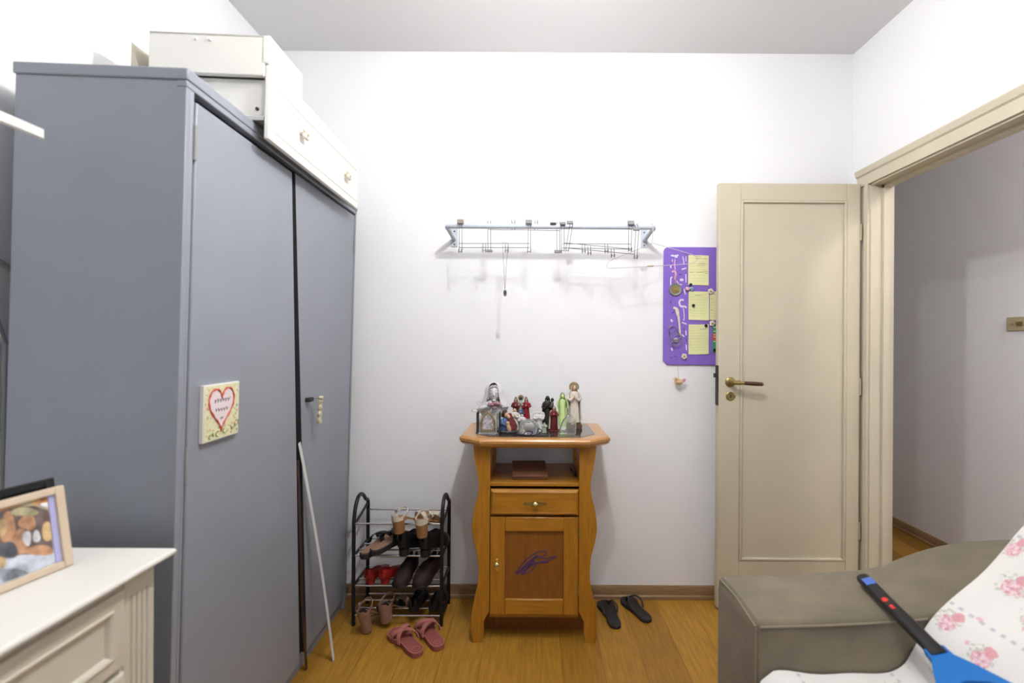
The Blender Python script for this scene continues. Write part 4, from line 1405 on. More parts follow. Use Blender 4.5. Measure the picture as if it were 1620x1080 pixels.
# arched icon between dark book-end bars
ic = aty(772, 684, 2.115)
tri = thing('arched_icon', 'small arched gold-edged icon standing inside a dark-edged glass holder', 'icon', (ic[0], 2.115, ZT), group='religious figures on the cabinet')
iht = aty(772, 650, 2.115)[2] - ZT
def arch(wd, z0, h, n=14):
    pts = [(-wd, z0), (wd, z0)]
    for i in range(n + 1):
        t = i / n
        pts.append((wd * (1 - t ** 1.9), z0 + h * 0.42 + h * 0.58 * t))
    for i in range(n - 1, -1, -1):
        t = i / n
        pts.append((-wd * (1 - t ** 1.9), z0 + h * 0.42 + h * 0.58 * t))
    return pts
build('arch_frame', MB().prism(arch(0.033, 0.006, iht - 0.006), -0.004, 0.006, 'y'), M['gold'], tri, 0.002)
build('picture', MB().prism(arch(0.024, 0.016, iht - 0.028), -0.0056, -0.003, 'y'), M['icon'], tri)
for x in (-0.046, 0.052):
    build('upright', MB().box(x - 0.003, x + 0.003, -0.030, 0.030, 0, iht * 0.96), M['iron'], tri, 0.0008)
build('glass_floor', MB().box(-0.043, 0.049, -0.028, 0.028, 0, 0.004), M['glass'], tri)
build('side_glass', MB().box(0.0385, 0.041, -0.028, 0.028, 0.004, iht * 0.93), M['sagepaint'], tri)

# crystal pieces
cp = aty(837, 690, 2.085)
o = thing('crystal_paperweight', 'round faceted clear crystal dome at the front centre of the cabinet top', 'paperweight', (cp[0], 2.085, ZT))
cm_ = MB()
cm_.lathe([(0, 0), (0.036, 0), (0.043, 0.010), (0.046, 0.026), (0.041, 0.045), (0.028, 0.060), (0.012, 0.068), (0, 0.069)], (0, 0, 0), 14, sy=0.6)
c1_ = build('dome', cm_, M['glass'], o, angle=8)
build('silver_emblem', MB().ell((0, 0.0, 0.034), 0.022, 0.006, 0.018, 12, 8).ell((0.0, -0.004, 0.056), 0.010, 0.006, 0.005), M['steel'], o)
cp2 = aty(898, 687, 2.10)
o = build('crystal_arch', MB().prism([(0.036 * math.cos(t) * (1.0 if math.cos(t) > 0 else 1.05) + 0.010 * math.sin(t), 0.004 + (aty(898, 656, 2.10)[2] - ZT - 0.004) * max(0.0, math.sin(t)) ** 0.85) for t in [PI * i / 22 for i in range(23)]] + [(-0.036, 0.0), (0.034, 0.0)], -0.012, 0.012, 'y'), M['glass'], bevel=0.004)
o.location = (cp2[0], 2.10, ZT)
tag(o, 'clear crystal arch plaque standing before the tall ivory statuette', 'plaque')
cdm = MB()
P = [(812, 690, 2.065), (826, 691, 2.06), (833, 682, 2.05), (843, 684, 2.045), (836, 690, 2.05), (828, 692, 2.05), (846, 688, 2.05), (852, 678, 2.055), (857, 682, 2.05), (849, 690, 2.05), (862, 688, 2.05), (874, 687, 2.055)]
pts = []
for a, b, c in P:
    q_ = aty(a, b, c)
    pts.append((q_[0], c, max(q_[2], ZT + 0.003)))
cdm.tube(spline(pts, 5), 0.0019, 7)
pts = []
for a, b, c in ((815, 690, 2.075), (835, 693, 2.05), (860, 691, 2.05), (868, 687, 2.07), (850, 688, 2.08), (832, 691, 2.07)):
    q_ = aty(a, b, c)
    pts.append((q_[0], c + 0.012, ZT + 0.0022))
cdm.tube(spline(pts, 5), 0.0019, 7)
o = build('tangled_cable', cdm, M['black'], loc=(aty(840, 690, 2.05)[0], 2.05, ZT))
tag(o, 'thin black cable tangled in front of the crystal paperweight', 'cable')

# ================================================================ SHOE RACK
rk_ = thing('shoe_rack', 'black four-tier shoe rack with silver bars beside the wardrobe', 'shoe rack', (-0.61, 2.24, 0))
RX0, RX1, RY0, RY1 = -0.818, -0.416, 2.15, 2.335
for x in (RX0, RX1):
    s_ = MB()
    s_.tube([(x, RY0, 0.0), (x, RY0, 0.30)] + spline([(x, RY0, 0.47), (x, RY0 + 0.018, 0.53), (x, RY0 + 0.05, 0.566), (x, RY0 + 0.085, 0.572), (x, RY0 + 0.12, 0.556), (x, RY0 + 0.15, 0.528), (x, RY1 - 0.008, 0.515), (x, RY1, 0.49), (x, RY1, 0.44)], 4) + [(x, RY1, 0.30), (x, RY1, 0.0)], 0.0085, 10)
    s_.tube([(x, RY0, 0.455), (x, RY0 + 0.09, 0.475), (x, RY1, 0.50)], 0.006, 8)
    for zz in (0.3165, 0.18, 0.043):
        s_.tube([(x, RY0, zz - 0.0), (x, RY1, zz)], 0.007, 8)
    build('side_frame', s_, M['black'], rk_, world=True)
BARZ = (0.0455, 0.181, 0.3185, 0.464)
for iz, zz in enumerate(BARZ):
    ys = (RY0, 2.21, 2.275, RY1) if iz < 3 else (RY0, RY1)
    for yy in ys:
        build('bar', MB().tube([(RX0, yy, zz), (RX1, yy, zz)], 0.0042, 10), M['chrome'], rk_, world=True)
BAR_TOP = [z + 0.0045 for z in BARZ]

# ---------------- shoes
def outline(L, W, n=28, mirror=1):
    """foot outline, heel at y=0, toe at y=L"""
    key = [(0.0, 0.0, 0.0), (0.03, -0.20, 0.20), (0.10, -0.30, 0.30), (0.25, -0.32, 0.33), (0.45, -0.33, 0.30), (0.62, -0.42, 0.38), (0.76, -0.47, 0.48), (0.88, -0.42, 0.47), (0.96, -0.26, 0.36), (1.0, 0.02, 0.10)]
    left = [(mirror * k_[1] * W, k_[0] * L) for k_ in key]
    right = [(mirror * k_[2] * W, k_[0] * L) for k_ in key]
    pts = spline([(a, b) for a, b in right], 3) + spline([(a, b) for a, b in left][::-1], 3)
    out = []
    for p in pts:
        if not out or (Vector(p) - Vector(out[-1])).length > 1e-4:
            out.append(p)
    if (Vector(out[0]) - Vector(out[-1])).length < 1e-4:
        out.pop()
    return out

def sole_mesh(L, W, t, mirror, hfun, inset=0.0, t0=0.0):
    mb = MB()
    o_ = outline(L, W, mirror=mirror)
    cx = sum(p[0] for p in o_) / len(o_)
    cy = L / 2
    k_ = 1 - inset * 2 / W
    kl = 1 - inset * 2 / L
    ringf = lambda s_, zz: [((p[0] - cx) * s_ + cx, (p[1] - cy) * s_ + cy, hfun(p[1] / L) + zz) for p in o_]
    r0 = [((p[0] - cx) * k_ + cx, (p[1] - cy) * kl + cy, hfun(p[1] / L) + t0) for p in o_]
    r1 = [((p[0] - cx) * k_ + cx, (p[1] - cy) * kl + cy, hfun(p[1] / L) + t0 + t) for p in o_]
    rings = [r0, r1]
    # fan-friendly caps: add concentric rings so that the cambered sole stays clean
    for s_ in (0.66, 0.33, 0.02):
        rings.append([((p[0] - cx) * k_ * s_ + cx, (p[1] - cy) * kl * (1 - (1 - s_) * 0.97) + cy, hfun(((p[1] - cy) * kl * (1 - (1 - s_) * 0.97) + cy) / L) + t0 + t) for p in o_])
    lower = []
    for s_ in (0.02, 0.33, 0.66):
        lower.append([((p[0] - cx) * k_ * s_ + cx, (p[1] - cy) * kl * (1 - (1 - s_) * 0.97) + cy, hfun(((p[1] - cy) * kl * (1 - (1 - s_) * 0.97) + cy) / L) + t0) for p in o_])
    mb.loft(lower + rings)
    return mb

def strap(mb, L, W, mirror, y0, y1, h, hf, rw=0.006, rh=0.0016, shift=0.0, span=0.47):
    pts = []
    for i in range(13):
        t = i / 12
        a = PI * t
        x = mirror * (-math.cos(a) * W * span + shift)
        yy = y0 + (y1 - y0) * t
        pts.append((x, yy, hf(yy / L) + h * max(0.0, math.sin(a)) ** 0.7 + 0.002))
    n_ = Vector((0, 0, 1))
    mb.tube(pts, rh, 8, ry=rw, up=(0, 1, 0)) if False else None
    # flat band: wide along y, thin radially
    ring_pts = []
    for i, p in enumerate(pts):
        p = Vector(p)
        t_ = (Vector(pts[min(i + 1, 12)]) - Vector(pts[max(i - 1, 0)])).normalized()
        side = Vector((0, 1, 0))
        side = (side - t_ * side.dot(t_)).normalized()
        up_ = t_.cross(side)
        ring_pts.append([p + side * rw + up_ * rh, p - side * rw + up_ * rh, p - side * rw - up_ * rh, p + side * rw - up_ * rh])
    mb.loft(ring_pts)
    return mb

flat = lambda t: 0.0
wedge = lambda h: (lambda t: h * (1 - min(1, max(0, t) / 0.72) ** 1.5) if t < 0.72 else 0.0)

def flipflop(name, label, loc, rz, mirror, L, sole_m, strap_m, tilt=(0, 0), group=None, t=0.016, slide=False, insole=None, cross=False):
    r = thing(name, label, 'sandal', loc, (tilt[0], tilt[1], rz), group)
    W = L * 0.40
    build('sole', sole_mesh(L, W, t, mirror, flat), sole_m, r, 0.003)
    if insole:
        build('insole', sole_mesh(L, W, 0.003, mirror, flat, inset=0.006, t0=t), insole, r)
    hf = lambda y: t + 0.001
    sm = MB()
    if slide:
        strap(sm, L, W, mirror, L * 0.40, L * 0.72, 0.036, hf, rw=0.0105, rh=0.0018)
        if cross:
            strap(sm, L, W, mirror, L * 0.76, L * 0.44, 0.040, hf, rw=0.0095, rh=0.0018)
    else:
        toe = (mirror * -0.012, L * 0.80, t)
        for s_ in (-1, 1):
            side = (mirror * s_ * W * 0.36, L * (0.46 if s_ < 0 else 0.44), t)
            pts = spline([toe, (toe[0] + s_ * mirror * 0.006, toe[1] - 0.006, t + 0.018), (mirror * s_ * W * 0.24, L * 0.66, t + 0.034), (mirror * s_ * W * 0.40, L * 0.54, t + 0.024), side], 4)
            sm.tube(pts, 0.0042, 8)
    build('strap', sm, strap_m, r)
    return r

# pink slides on the floor
def floor_pair(heel_px, toe_px):
    a, b = Vector(atz(*heel_px, 0)), Vector(atz(*toe_px, 0))
    d = b - a
    return a, math.atan2(-d[0], d[1]), d.length
a, rz, L_ = floor_pair((664, 1040), (620, 998))
s1 = flipflop('sandal', 'left pink slide on the floor before the shoe rack', (a[0], a[1], 0.001), rz, -1, 0.225, M['pinkfoam'], M['pinkstrap'], group='pair of pink slides', slide=True, cross=True, t=0.022)
a2, rz2, L2 = floor_pair((696, 1030), (662, 986))
s2_ = flipflop('sandal', 'right pink slide on the floor before the shoe rack', (a2[0], a2[1], 0.001), rz2 - 0.02, 1, 0.225, M['pinkfoam'], M['pinkstrap'], group='pair of pink slides', slide=True, cross=True, t=0.022)
for r_ in (s1, s2_):
    sgn = 1
    build('logo', MB().tube([(0.016 * math.cos(x) , 0.030 + 0.012 * math.sin(x), 0.0228) for x in [i * 2 * PI / 16 for i in range(16)]], 0.0014, 5, closed=True), M['pinkstrap'], r_)
    rim = outline(0.225, 0.09, mirror=-1 if r_ is s1 else 1)
    build('rim', MB().tube([(p[0] * 0.985, p[1] * 0.985 + 0.0015, 0.0215) for p in rim], 0.0022, 5, closed=True), M['pinkstrap'], r_)
# black flip-flops right of the cabinet
a, rz, L_ = floor_pair((976, 996), (953, 948))
flipflop('flip_flop', 'left black flip-flop on the floor beside the cabinet', (a[0], a[1], 0.001), rz, -1, 0.222, M['blackrub'], M['blackrub'], group='pair of black flip-flops')
a, rz, L_ = floor_pair((1027, 986), (984, 944))
flipflop('flip_flop', 'right black flip-flop on the floor nearer the doorway', (a[0], a[1], 0.001), rz, 1, 0.222, M['blackrub'], M['blackrub'], group='pair of black flip-flops')

# rack level 3 (second from top): black slides with tan insoles
z3 = BAR_TOP[2]
for i, (px, py, rz, lab) in enumerate(((572, 893, -0.42, 'left black platform slide with tan insole on the second tier'), (587, 898, -0.62, 'right black platform slide with tan insole on the second tier'))):
    p = aty(px, py, 2.095 - 0.01 * i)
    s = flipflop('sandal', lab, (p[0], p[1], z3 + 0.001 + i * 0.022), rz, -1 if i == 0 else 1, 0.215, M['blackrub'], M['blackleather'], (0.10, 0.0), 'black platform slides', 0.024, True, M['tan'], True)

# heeled sandals helper
def heeled(name, label, loc, rz, L, H_, sole_m, heel_m, strap_m, mirror=1, tilt=0.0, group=None, ankle=True, cap=False, heel_r=0.021, toe_open=True, insole=None, roll=0.0):
    r = thing(name, label, 'sandal' if toe_open else 'shoe', loc, (tilt, roll, rz), group)
    W = L * 0.36
    def hf(t):
        t = max(0, min(1, t))
        if t < 0.2:
            return H_
        if t > 0.68:
            return 0.0
        k_ = (t - 0.2) / 0.48
        return H_ * (0.5 + 0.5 * math.cos(PI * k_))
    build('sole', sole_mesh(L, W, 0.007, mirror, hf), sole_m, r)
    if insole:
        build('insole', sole_mesh(L, W, 0.002, mirror, hf, inset=0.003, t0=0.007), insole, r)
    hm_ = MB()
    hm_.loft([[(heel_r * k_ * math.cos(a), 0.030 + heel_r * k_ * math.sin(a), z) for a in [2 * PI * i / 20 for i in range(20)]] for z, k_ in ((0, 0.92), (0.004, 0.95), (H_ * 0.6, 0.98), (H_ + 0.002, 1.08))])
    build('heel', hm_, heel_m, r)
    sm = MB()
    hh = lambda y: hf(y) + 0.006
    if toe_open:
        build('toe_strap', strap(MB(), L, W, mirror, L * 0.64, L * 0.70, 0.034, hh, rw=0.010), strap_m, r)
        build('toe_strap', strap(MB(), L, W, mirror, L * 0.84, L * 0.74, 0.028, hh, rw=0.007), strap_m, r)
    if ankle:
        pts = []
        for i in range(20):
            a = 2 * PI * i / 20
            pts.append((0.032 * math.cos(a) * 0.95, 0.045 + 0.036 * math.sin(a), H_ + 0.024 + 0.016 * math.sin(a)))
        ringp = []
        for i, p in enumerate(pts):
            p = Vector(p)
            c_ = Vector((0, 0.045, p[2]))
            o_ = (p - c_).normalized()
            ringp.append([p + o_ * 0.0015 + Vector((0, 0, 0.005)), p - o_ * 0.0015 + Vector((0, 0, 0.005)), p - o_ * 0.0015 - Vector((0, 0, 0.005)), p + o_ * 0.0015 - Vector((0, 0, 0.005))])
        ringp.append(ringp[0])
        sm.loft(ringp, cap=False)
        back = []
        for i in range(9):
            a = PI + PI * i / 8
            x, y = 0.030 * math.cos(a), 0.034 + 0.034 * math.sin(a)
            top = H_ + 0.034 if 2 <= i <= 6 else H_ + 0.020
            back.append([Vector((x, y, H_ + 0.006)), Vector((x, y, top))])
        sm.sheet(back, 0.0016, (0, 0.7, 0))
    if ankle:
        build('ankle_strap', sm, strap_m, r)
        build('buckle', MB().box(mirror * 0.030 - 0.003, mirror * 0.030 + 0.003, 0.038, 0.050, H_ + 0.024, H_ + 0.038), M['steel'], r, 0.001)
    return r

z4 = BAR_TOP[3]
p = aty(624, 832, 2.105)
heeled('sandal', 'left ivory sandal with a cork block heel hanging over the top bar', (p[0], 2.10, z4 - 0.034), -0.62, 0.235, 0.055, M['cork'], M['cork'], M['beigestrap'], -1, 0.12, 'ivory block-heeled sandals', heel_r=0.026)
p = aty(666, 843, 2.09)
heeled('sandal', 'right ivory sandal with a cork block heel and raised ankle strap on the top bar', (p[0] - 0.008, 2.095, z4 - 0.052), -0.22, 0.235, 0.058, M['cork'], M['cork'], M['beigestrap'], 1, 0.14, 'ivory block-heeled sandals', heel_r=0.026)

# closed shoe
def closed_shoe(name, label, loc, rz, L, upper_m, sole_m, mirror=1, heel=0.02, group=None, high=0.055, tilt=0.0, lining=None):
    r = thing(name, label, 'shoe', loc, (tilt, 0, rz), group)
    W = L * 0.37
    hf = lambda t: heel * (1 - min(1, max(0, t) / 0.6)) if t < 0.6 else 0.0
    build('sole', sole_mesh(L, W, 0.008, mirror, hf), sole_m, r, 0.001)
    if heel > 0.012:
        build('heel', MB().loft([[(W * 0.30 * k_ * math.cos(a), 0.032 + W * 0.32 * k_ * math.sin(a), z) for a in [2 * PI * i / 18 for i in range(18)]] for z, k_ in ((0, 0.95), (heel * 0.75, 1.0))]), sole_m, r)
    up_ = MB()
    rings = []
    secs = [(0.012, 0.20, high), (0.05, 0.30, high), (0.2, 0.33, high * 0.92), (0.4, 0.34, high * 0.86), (0.55, 0.39, high * 0.95), (0.68, 0.45, high * 0.80), (0.8, 0.46, high * 0.58), (0.9, 0.38, high * 0.46), (0.965, 0.22, high * 0.34), (0.995, 0.06, high * 0.18)]
    for t, wd, hh in secs:
        ring = []
        for i in range(14):
            a = PI * i / 13
            x = -math.cos(a) * W * wd
            open_ = t < 0.5
            z = hh * (max(0.0, math.sin(a)) ** 0.55)
            if open_:
                z = min(z, hh) if abs(math.cos(a)) > 0.5 else hh * 0.30
            ring.append((mirror * (x + 0.004 * (t > 0.5)), t * L, hf(t) + 0.007 + z))
        rings.append(ring)
    n_ = len(rings[0])
    up_.loft(rings)
    build('upper', up_, upper_m, r, angle=60)
    return r

closed_shoe('shoe', 'left black block-heeled shoe on the second tier', (aty(633, 880, 2.13)[0], 2.125, z3 - 0.0), -0.38, 0.215, M['blackleather'], M['black'], -1, 0.042, 'black shoes on the second tier', 0.080)
closed_shoe('shoe', 'right black block-heeled shoe on the second tier', (aty(668, 885, 2.12)[0], 2.115, z3 - 0.0), -0.30, 0.22, M['blackleather'], M['black'], 1, 0.042, 'black shoes on the second tier', 0.085)
z2 = BAR_TOP[1]
closed_shoe('shoe', 'left red low-heeled shoe on the third tier', (aty(581, 922, 2.15)[0], 2.140, z2), -0.28, 0.178, M['redshoe'], M['redshoe'], -1, 0.030, 'red shoes', 0.040)
closed_shoe('shoe', 'right red low-heeled shoe on the third tier', (aty(604, 922, 2.15)[0], 2.140, z2), -0.28, 0.178, M['redshoe'], M['redshoe'], 1, 0.030, 'red shoes', 0.040)
closed_shoe('shoe', 'left dark burgundy shoe on the third tier, toe to the front', (aty(654, 905, 2.31)[0], 2.335, z2), PI - 0.12, 0.22, M['burg'], M['black'], -1, 0.012, 'dark burgundy shoes', 0.072)
closed_shoe('shoe', 'right dark burgundy shoe on the third tier, toe to the front', (aty(690, 905, 2.31)[0] + 0.005, 2.335, z2), PI - 0.22, 0.225, M['burg'], M['black'], 1, 0.012, 'dark burgundy shoes', 0.078)
z1 = BAR_TOP[0]
p = aty(577, 990, 2.10)
heeled('sandal', 'left nude patent sandal with a tall heel on the lowest tier', (p[0], 2.072, 0.0030), -0.42, 0.20, 0.085, M['nude'], M['nude'], M['nude'], -1, 0.25, 'nude patent sandals', heel_r=0.024, insole=M['blackleather'])
p = aty(605, 975, 2.12)
heeled('sandal', 'right nude patent sandal with a tall heel on the lowest tier', (p[0], 2.112, 0.026), -0.42, 0.20, 0.062, M['nude'], M['nude'], M['nude'], 1, 0.14, 'nude patent sandals', heel_r=0.028, insole=M['blackleather'])
for i, (px, lab) in enumerate(((655, 'left black pump at the back of the lowest tier'), (686, 'right black pump at the back of the lowest tier'))):
    closed_shoe('shoe', lab, (aty(px, 960, 2.18)[0], 2.150, z1), -0.06, 0.19, M['blackleather'], M['black'], -1 if i == 0 else 1, 0.012, 'black pumps on the lowest tier', 0.055)

# ================================================================ WALL RAIL WITH WIRE RACKS
BL, BRt = aty(714, 379, YB), aty(1025, 379, YB)
yb_ = 2.217
cl_, cr_ = aty(705, 356, yb_), aty(1037, 361, yb_)
br = thing('hanging_rail', 'white tubular rail projecting from the back wall', 'clothes rail', ((BL[0] + BRt[0]) / 2, YB, 1.83))
tb_ = MB()
zb_ = (cl_[2] + cr_[2]) / 2
xL, xR = cl_[0], cr_[0]
path = [(xL + 0.012, YB - 0.004, zb_ - 0.024), (xL + 0.006, yb_ + 0.05, zb_ - 0.004)] + spline([(xL + 0.004, yb_ + 0.030, zb_ - 0.002), (xL + 0.008, yb_ + 0.008, zb_), (xL + 0.030, yb_, zb_)], 5) + spline([(xR - 0.030, yb_, zb_), (xR - 0.008, yb_ + 0.008, zb_), (xR - 0.004, yb_ + 0.030, zb_ - 0.002)], 5) + [(xR - 0.006, yb_ + 0.05, zb_ - 0.004), (xR - 0.012, YB - 0.004, zb_ - 0.024)]
tb_.tube(path, 0.0112, 14)
build('tube', tb_, M['whitewire'], br, world=True)
for x in (xL + 0.012, xR - 0.012):
    pb = build('wall_plate', MB().box(x - 0.017, x + 0.017, YB - 0.004, YB, zb_ - 0.062, zb_ + 0.040), M['whitewire'], br, 0.0015, world=True)
    sc_ = MB()
    for zz in (zb_ - 0.050, zb_ + 0.016):
        sc_.lathe([(0, 0), (0.004, 0), (0.003, -0.003), (0, -0.003)], (x, YB - 0.004, zz), 10, 'y')
    build('screw', sc_, M['iron'], pb, world=True)

def wire_rack(label, y, verts, horiz, hooks, pads, inv=False):
    """over-bar wire hook racks: verts=(x_top,y_top,x_bot,y_bot) pairs; horiz; hooks; pads, in measured image points on the plane y"""
    p0 = aty(verts[0][0], verts[0][1], y)
    r = thing('wire_hook_rack', label, 'hook rack', p0, group='wire hook racks on the wall rail')
    wr_ = 0.0015
    for (xa, ya, xb_, yb2) in verts:
        m1 = MB()
        ends = []
        for dx in (0, 4.5):
            A, B = aty(xa + dx, ya, y), aty(xb_ + dx, yb2, y)
            if inv:
                m1.tube([A, B], wr_, 6)
            else:
                # strap curls over the tube, ends in an upturned hook
                top = [(A[0], 2.232, zb_ - 0.002), (A[0], 2.232, zb_ + 0.0125), (A[0], 2.217, zb_ + 0.0145), (A[0], 2.202, zb_ + 0.0105)]
                m1.tube(top + [A, B, (B[0] - 0.001, y - 0.008, B[2] - 0.006), (B[0] - 0.001, y - 0.016, B[2] - 0.002), (B[0], y - 0.017, B[2] + 0.010)], wr_, 6)
            ends.append((A, B))
        m1.tube([ends[0][1], ends[1][1]], wr_, 6)
        build('upright_wire', m1, M['wiredark'], r, world=True)
    for (xa, ya, xb_, yb2) in horiz:
        build('cross_wire', MB().tube([aty(xa, ya, y), aty(xb_, yb2, y)], wr_, 6), M['wiredark'], r, world=True)
    for (xa, ya, yb2) in hooks:
        m3 = MB()
        s_ = 1 if yb2 > ya else -1
        for dx in (0, 4.5):
            A, B = aty(xa + dx, ya, y), aty(xa + dx, yb2, y)
            m3.tube([A, B, (B[0], y - 0.008, B[2] - 0.005 * s_), (B[0], y - 0.015, B[2] - 0.001 * s_), (B[0], y - 0.016, B[2] + 0.010 * s_)], wr_, 6)
        m3.tube([aty(xa, yb2 - 2 * s_, y), aty(xa + 4.5, yb2 - 2 * s_, y)], wr_ * 0.8, 6)
        build('hook', m3, M['wiredark'], r, world=True)
    for (xa, ya, wd, hh, mt) in pads:
        A = aty(xa, ya, y)
        build('pad', MB().box(A[0] - wd / 2, A[0] + wd / 2, y - 0.008, y + 0.006, A[2] - hh / 2, A[2] + hh / 2), M[mt], r, 0.002, world=True)
    return r
wire_rack('wire hook rack with two taupe clips at the left end of the rail', 2.2,
          [(726.5, 352, 726.5, 398), (835.5, 352, 835, 398)], [(726, 385, 838, 385), (726, 391.5, 838, 391.5)], [(764, 385, 398), (799.5, 385, 398)],
          [(728.5, 350.5, 0.030, 0.020, 'padbrown'), (836.5, 351, 0.030, 0.019, 'pad')])
wire_rack('upside-down wire hook rack with foam pads hanging behind the leftmost one', 2.236,
          [(772, 349, 772, 395), (881, 350, 881, 396)], [(773, 363, 886, 364.5)], [(810, 364, 350), (846, 364, 350)],
          [(774.5, 397, 0.030, 0.011, 'pad'), (883, 398, 0.036, 0.013, 'pad')], inv=True)
wire_rack('level wire hook rack with grey clips on the right half of the rail', 2.2,
          [(888, 353, 888, 396), (995, 352, 994, 396)], [(890, 385.5, 998, 386), (890, 392, 998, 394)], [(921, 386, 399), (957, 386, 399)],
          [(890.5, 353.5, 0.026, 0.013, 'pad'), (998, 352.5, 0.030, 0.020, 'pad')])
wire_rack('tilted wire hook rack sagging to the right across the level one', 2.172,
          [(902, 352, 895, 396), (1006, 364, 1003, 408)], [(893, 384, 1000, 394), (895, 392, 1004, 402)], [(930, 389, 402), (967, 394, 406)],
          [(901.5, 352, 0.028, 0.014, 'pad'), (1007, 362.5, 0.030, 0.012, 'pad')])
blk = aty(875, 354, 2.205)
o = build('black_clip', MB().box(blk[0] - 0.014, blk[0] + 0.014, 2.199, 2.2065, blk[2] - 0.004, blk[2] + 0.006), M['black'], None, 0.002, loc=blk)
tag(o, 'small black clip on the front of the rail, right of its middle', 'clip')

# pendant on a cord
nl = MB()
yn = 2.19
nl.tube([aty(795, 384.5, yn + 0.01), aty(797, 420, yn), aty(798.5, 457, yn)], 0.0009, 5)
nl.tube([aty(804, 385, yn + 0.01), aty(801, 420, yn), aty(799, 457, yn)], 0.0009, 5)
nl.tube([aty(795, 384.5, yn + 0.01), aty(799, 382.5, yn + 0.012), aty(804, 385, yn + 0.01)], 0.0009, 5)
pn = thing('pendant_necklace', 'dark cord necklace with a small oval pendant hanging from the wire racks', 'necklace', aty(799, 384, yn))
build('cord', nl, M['wiredark'], pn, world=True)
pc = aty(799, 463.5, yn)
build('pendant', MB().tube([(pc[0] + 0.006 * math.cos(a), yn, pc[2] + 0.014 * math.sin(a)) for a in [i * 2 * PI / 20 for i in range(20)]], 0.002, 6, closed=True).ell((pc[0], yn, pc[2]), 0.004, 0.002, 0.011), M['iron'], pn, world=True)

# white wire coat hanger
yh = 2.196
hg = MB()
hp = [aty(*q_, yh) for q_ in ((1030, 386), (1000, 398), (968, 411), (961, 417), (961, 423), (968, 424), (1030, 421), (1090, 417), (1101, 413), (1103, 408), (1096, 403), (1070, 395), (1042, 387), (1034, 385), (1030, 386))]
hg.tube(spline(hp, 4), 0.0016, 7)
hc2 = aty(1030, 386, yh)
hkx = hc2[0] + 0.004
hg.tube(spline([(hc2[0], yh, hc2[2]), (hkx + 0.003, yh - 0.002, hc2[2] + 0.03), (hkx + 0.006, 2.201, zb_ + 0.004), (hkx + 0.005, 2.206, zb_ + 0.012), (hkx + 0.004, 2.217, zb_ + 0.0165), (hkx + 0.004, 2.228, zb_ + 0.012), (hkx + 0.004, 2.233, zb_ + 0.002), (hkx + 0.004, 2.234, zb_ - 0.01)], 4), 0.0016, 7)
hgr = thing('coat_hanger', 'white wire coat hanger hooked on the right end of the rail', 'coat hanger', hc2)
build('wire', hg, M['hangerwire'], hgr, world=True)
mk_ = aty(1029, 421, yh)
build('joint_sleeve', MB().tube([(mk_[0] - 0.014, yh, mk_[2]), (mk_[0] + 0.014, yh, mk_[2] + 0.001)], 0.0028, 8), M['gold'], hgr, world=True)

# ================================================================ PURPLE NOTICE BOARD
YBD = 2.386
bl_, tr_ = aty(1049, 577, YBD), aty(1150, 391, YBD)
x0_, z0b, z1b = bl_[0], bl_[2], tr_[2]
x1_ = x0_ + 0.42
c_ = 0.022
nb = thing('notice_board', 'purple foam notice board on the back wall, half hidden by the door', 'notice board', (x0_ + 0.2, YB, z0b))
build('board', MB().prism([(x0_ + c_, z0b), (x1_ - c_, z0b), (x1_, z0b + c_), (x1_, z1b - c_), (x1_ - c_, z1b), (x0_ + c_, z1b), (x0_ + c_ * 0.3, z1b - c_ * 0.3), (x0_, z1b - c_), (x0_, z0b + c_)], YBD, YB - 0.0005, 'y'), M['purple'], nb, 0.002, world=True)
yf_ = YBD - 0.0008
dec = MB()
def C4(px, py):   # crop (1030,370) at x4
    return (1030 + px / 4, 370 + py / 4)
def K9(px, py):   # crop (1040,380) at x9
    return (1040 + px / 9, 380 + py / 9)
def stroke(mb, pts, r, crop=K9, y=None):
    P = [aty(*crop(a, b), (y or yf_)) for a, b in pts]
    mb.tube(spline(P, 4) if len(P) > 2 else P, r, 6, ry=0.0006, up=(0, 1, 0))
for pts, r in (([(195, 215), (250, 222), (300, 212)], 0.004), ([(250, 240), (285, 238)], 0.004), ([(212, 270), (212, 305)], 0.002), ([(360, 230), (375, 300), (375, 345)], 0.0022), ([(405, 230), (410, 300)], 0.002),
               ([(190, 360), (192, 395)], 0.0035), ([(345, 412), (380, 405), (412, 392)], 0.003), ([(190, 640), (192, 540), (215, 525)], 0.0032), ([(320, 560), (345, 552), (365, 560), (350, 574), (322, 566)], 0.003),
               ([(275, 575), (305, 625), (350, 632)], 0.003), ([(405, 480), (408, 598)], 0.0024), ([(380, 690), (400, 770)], 0.003), ([(375, 850), (330, 850), (312, 890), (335, 940), (385, 940), (415, 960)], 0.0045), ([(385, 940), (345, 955)], 0.003)):
    stroke(dec, pts, r)
for pts, r in (([(205, 470), (210, 520), (206, 548)], 0.002), ([(180, 520), (182, 560)], 0.0015), ([(195, 560), (225, 570)], 0.003), ([(220, 610), (222, 640)], 0.003), ([(125, 540), (135, 555)], 0.005), ([(128, 720), (135, 738)], 0.004), ([(222, 700), (224, 735)], 0.003), ([(195, 635), (210, 650)], 0.003)):
    stroke(dec, pts, r, C4)
build('printed_flourishes', dec, M['whitepaint'], nb, world=True)
dk_ = MB()
for pts in ([(185, 318), (200, 322)], [(310, 488), (345, 482)], [(400, 465), (408, 468)], [(188, 875), (192, 890)], [(215, 1040), (230, 1020)], [(400, 195), (405, 205)], [(350, 740), (362, 745)], [(350, 700), (362, 705)]):
    stroke(dk_, pts, 0.0022)
for pts in ([(122, 775), (132, 785)], [(145, 772), (165, 778)], [(205, 600), (215, 610)], [(188, 655), (192, 668)], [(115, 600), (118, 640)], [(222, 660), (224, 680)]):
    stroke(dk_, pts, 0.0015, C4)
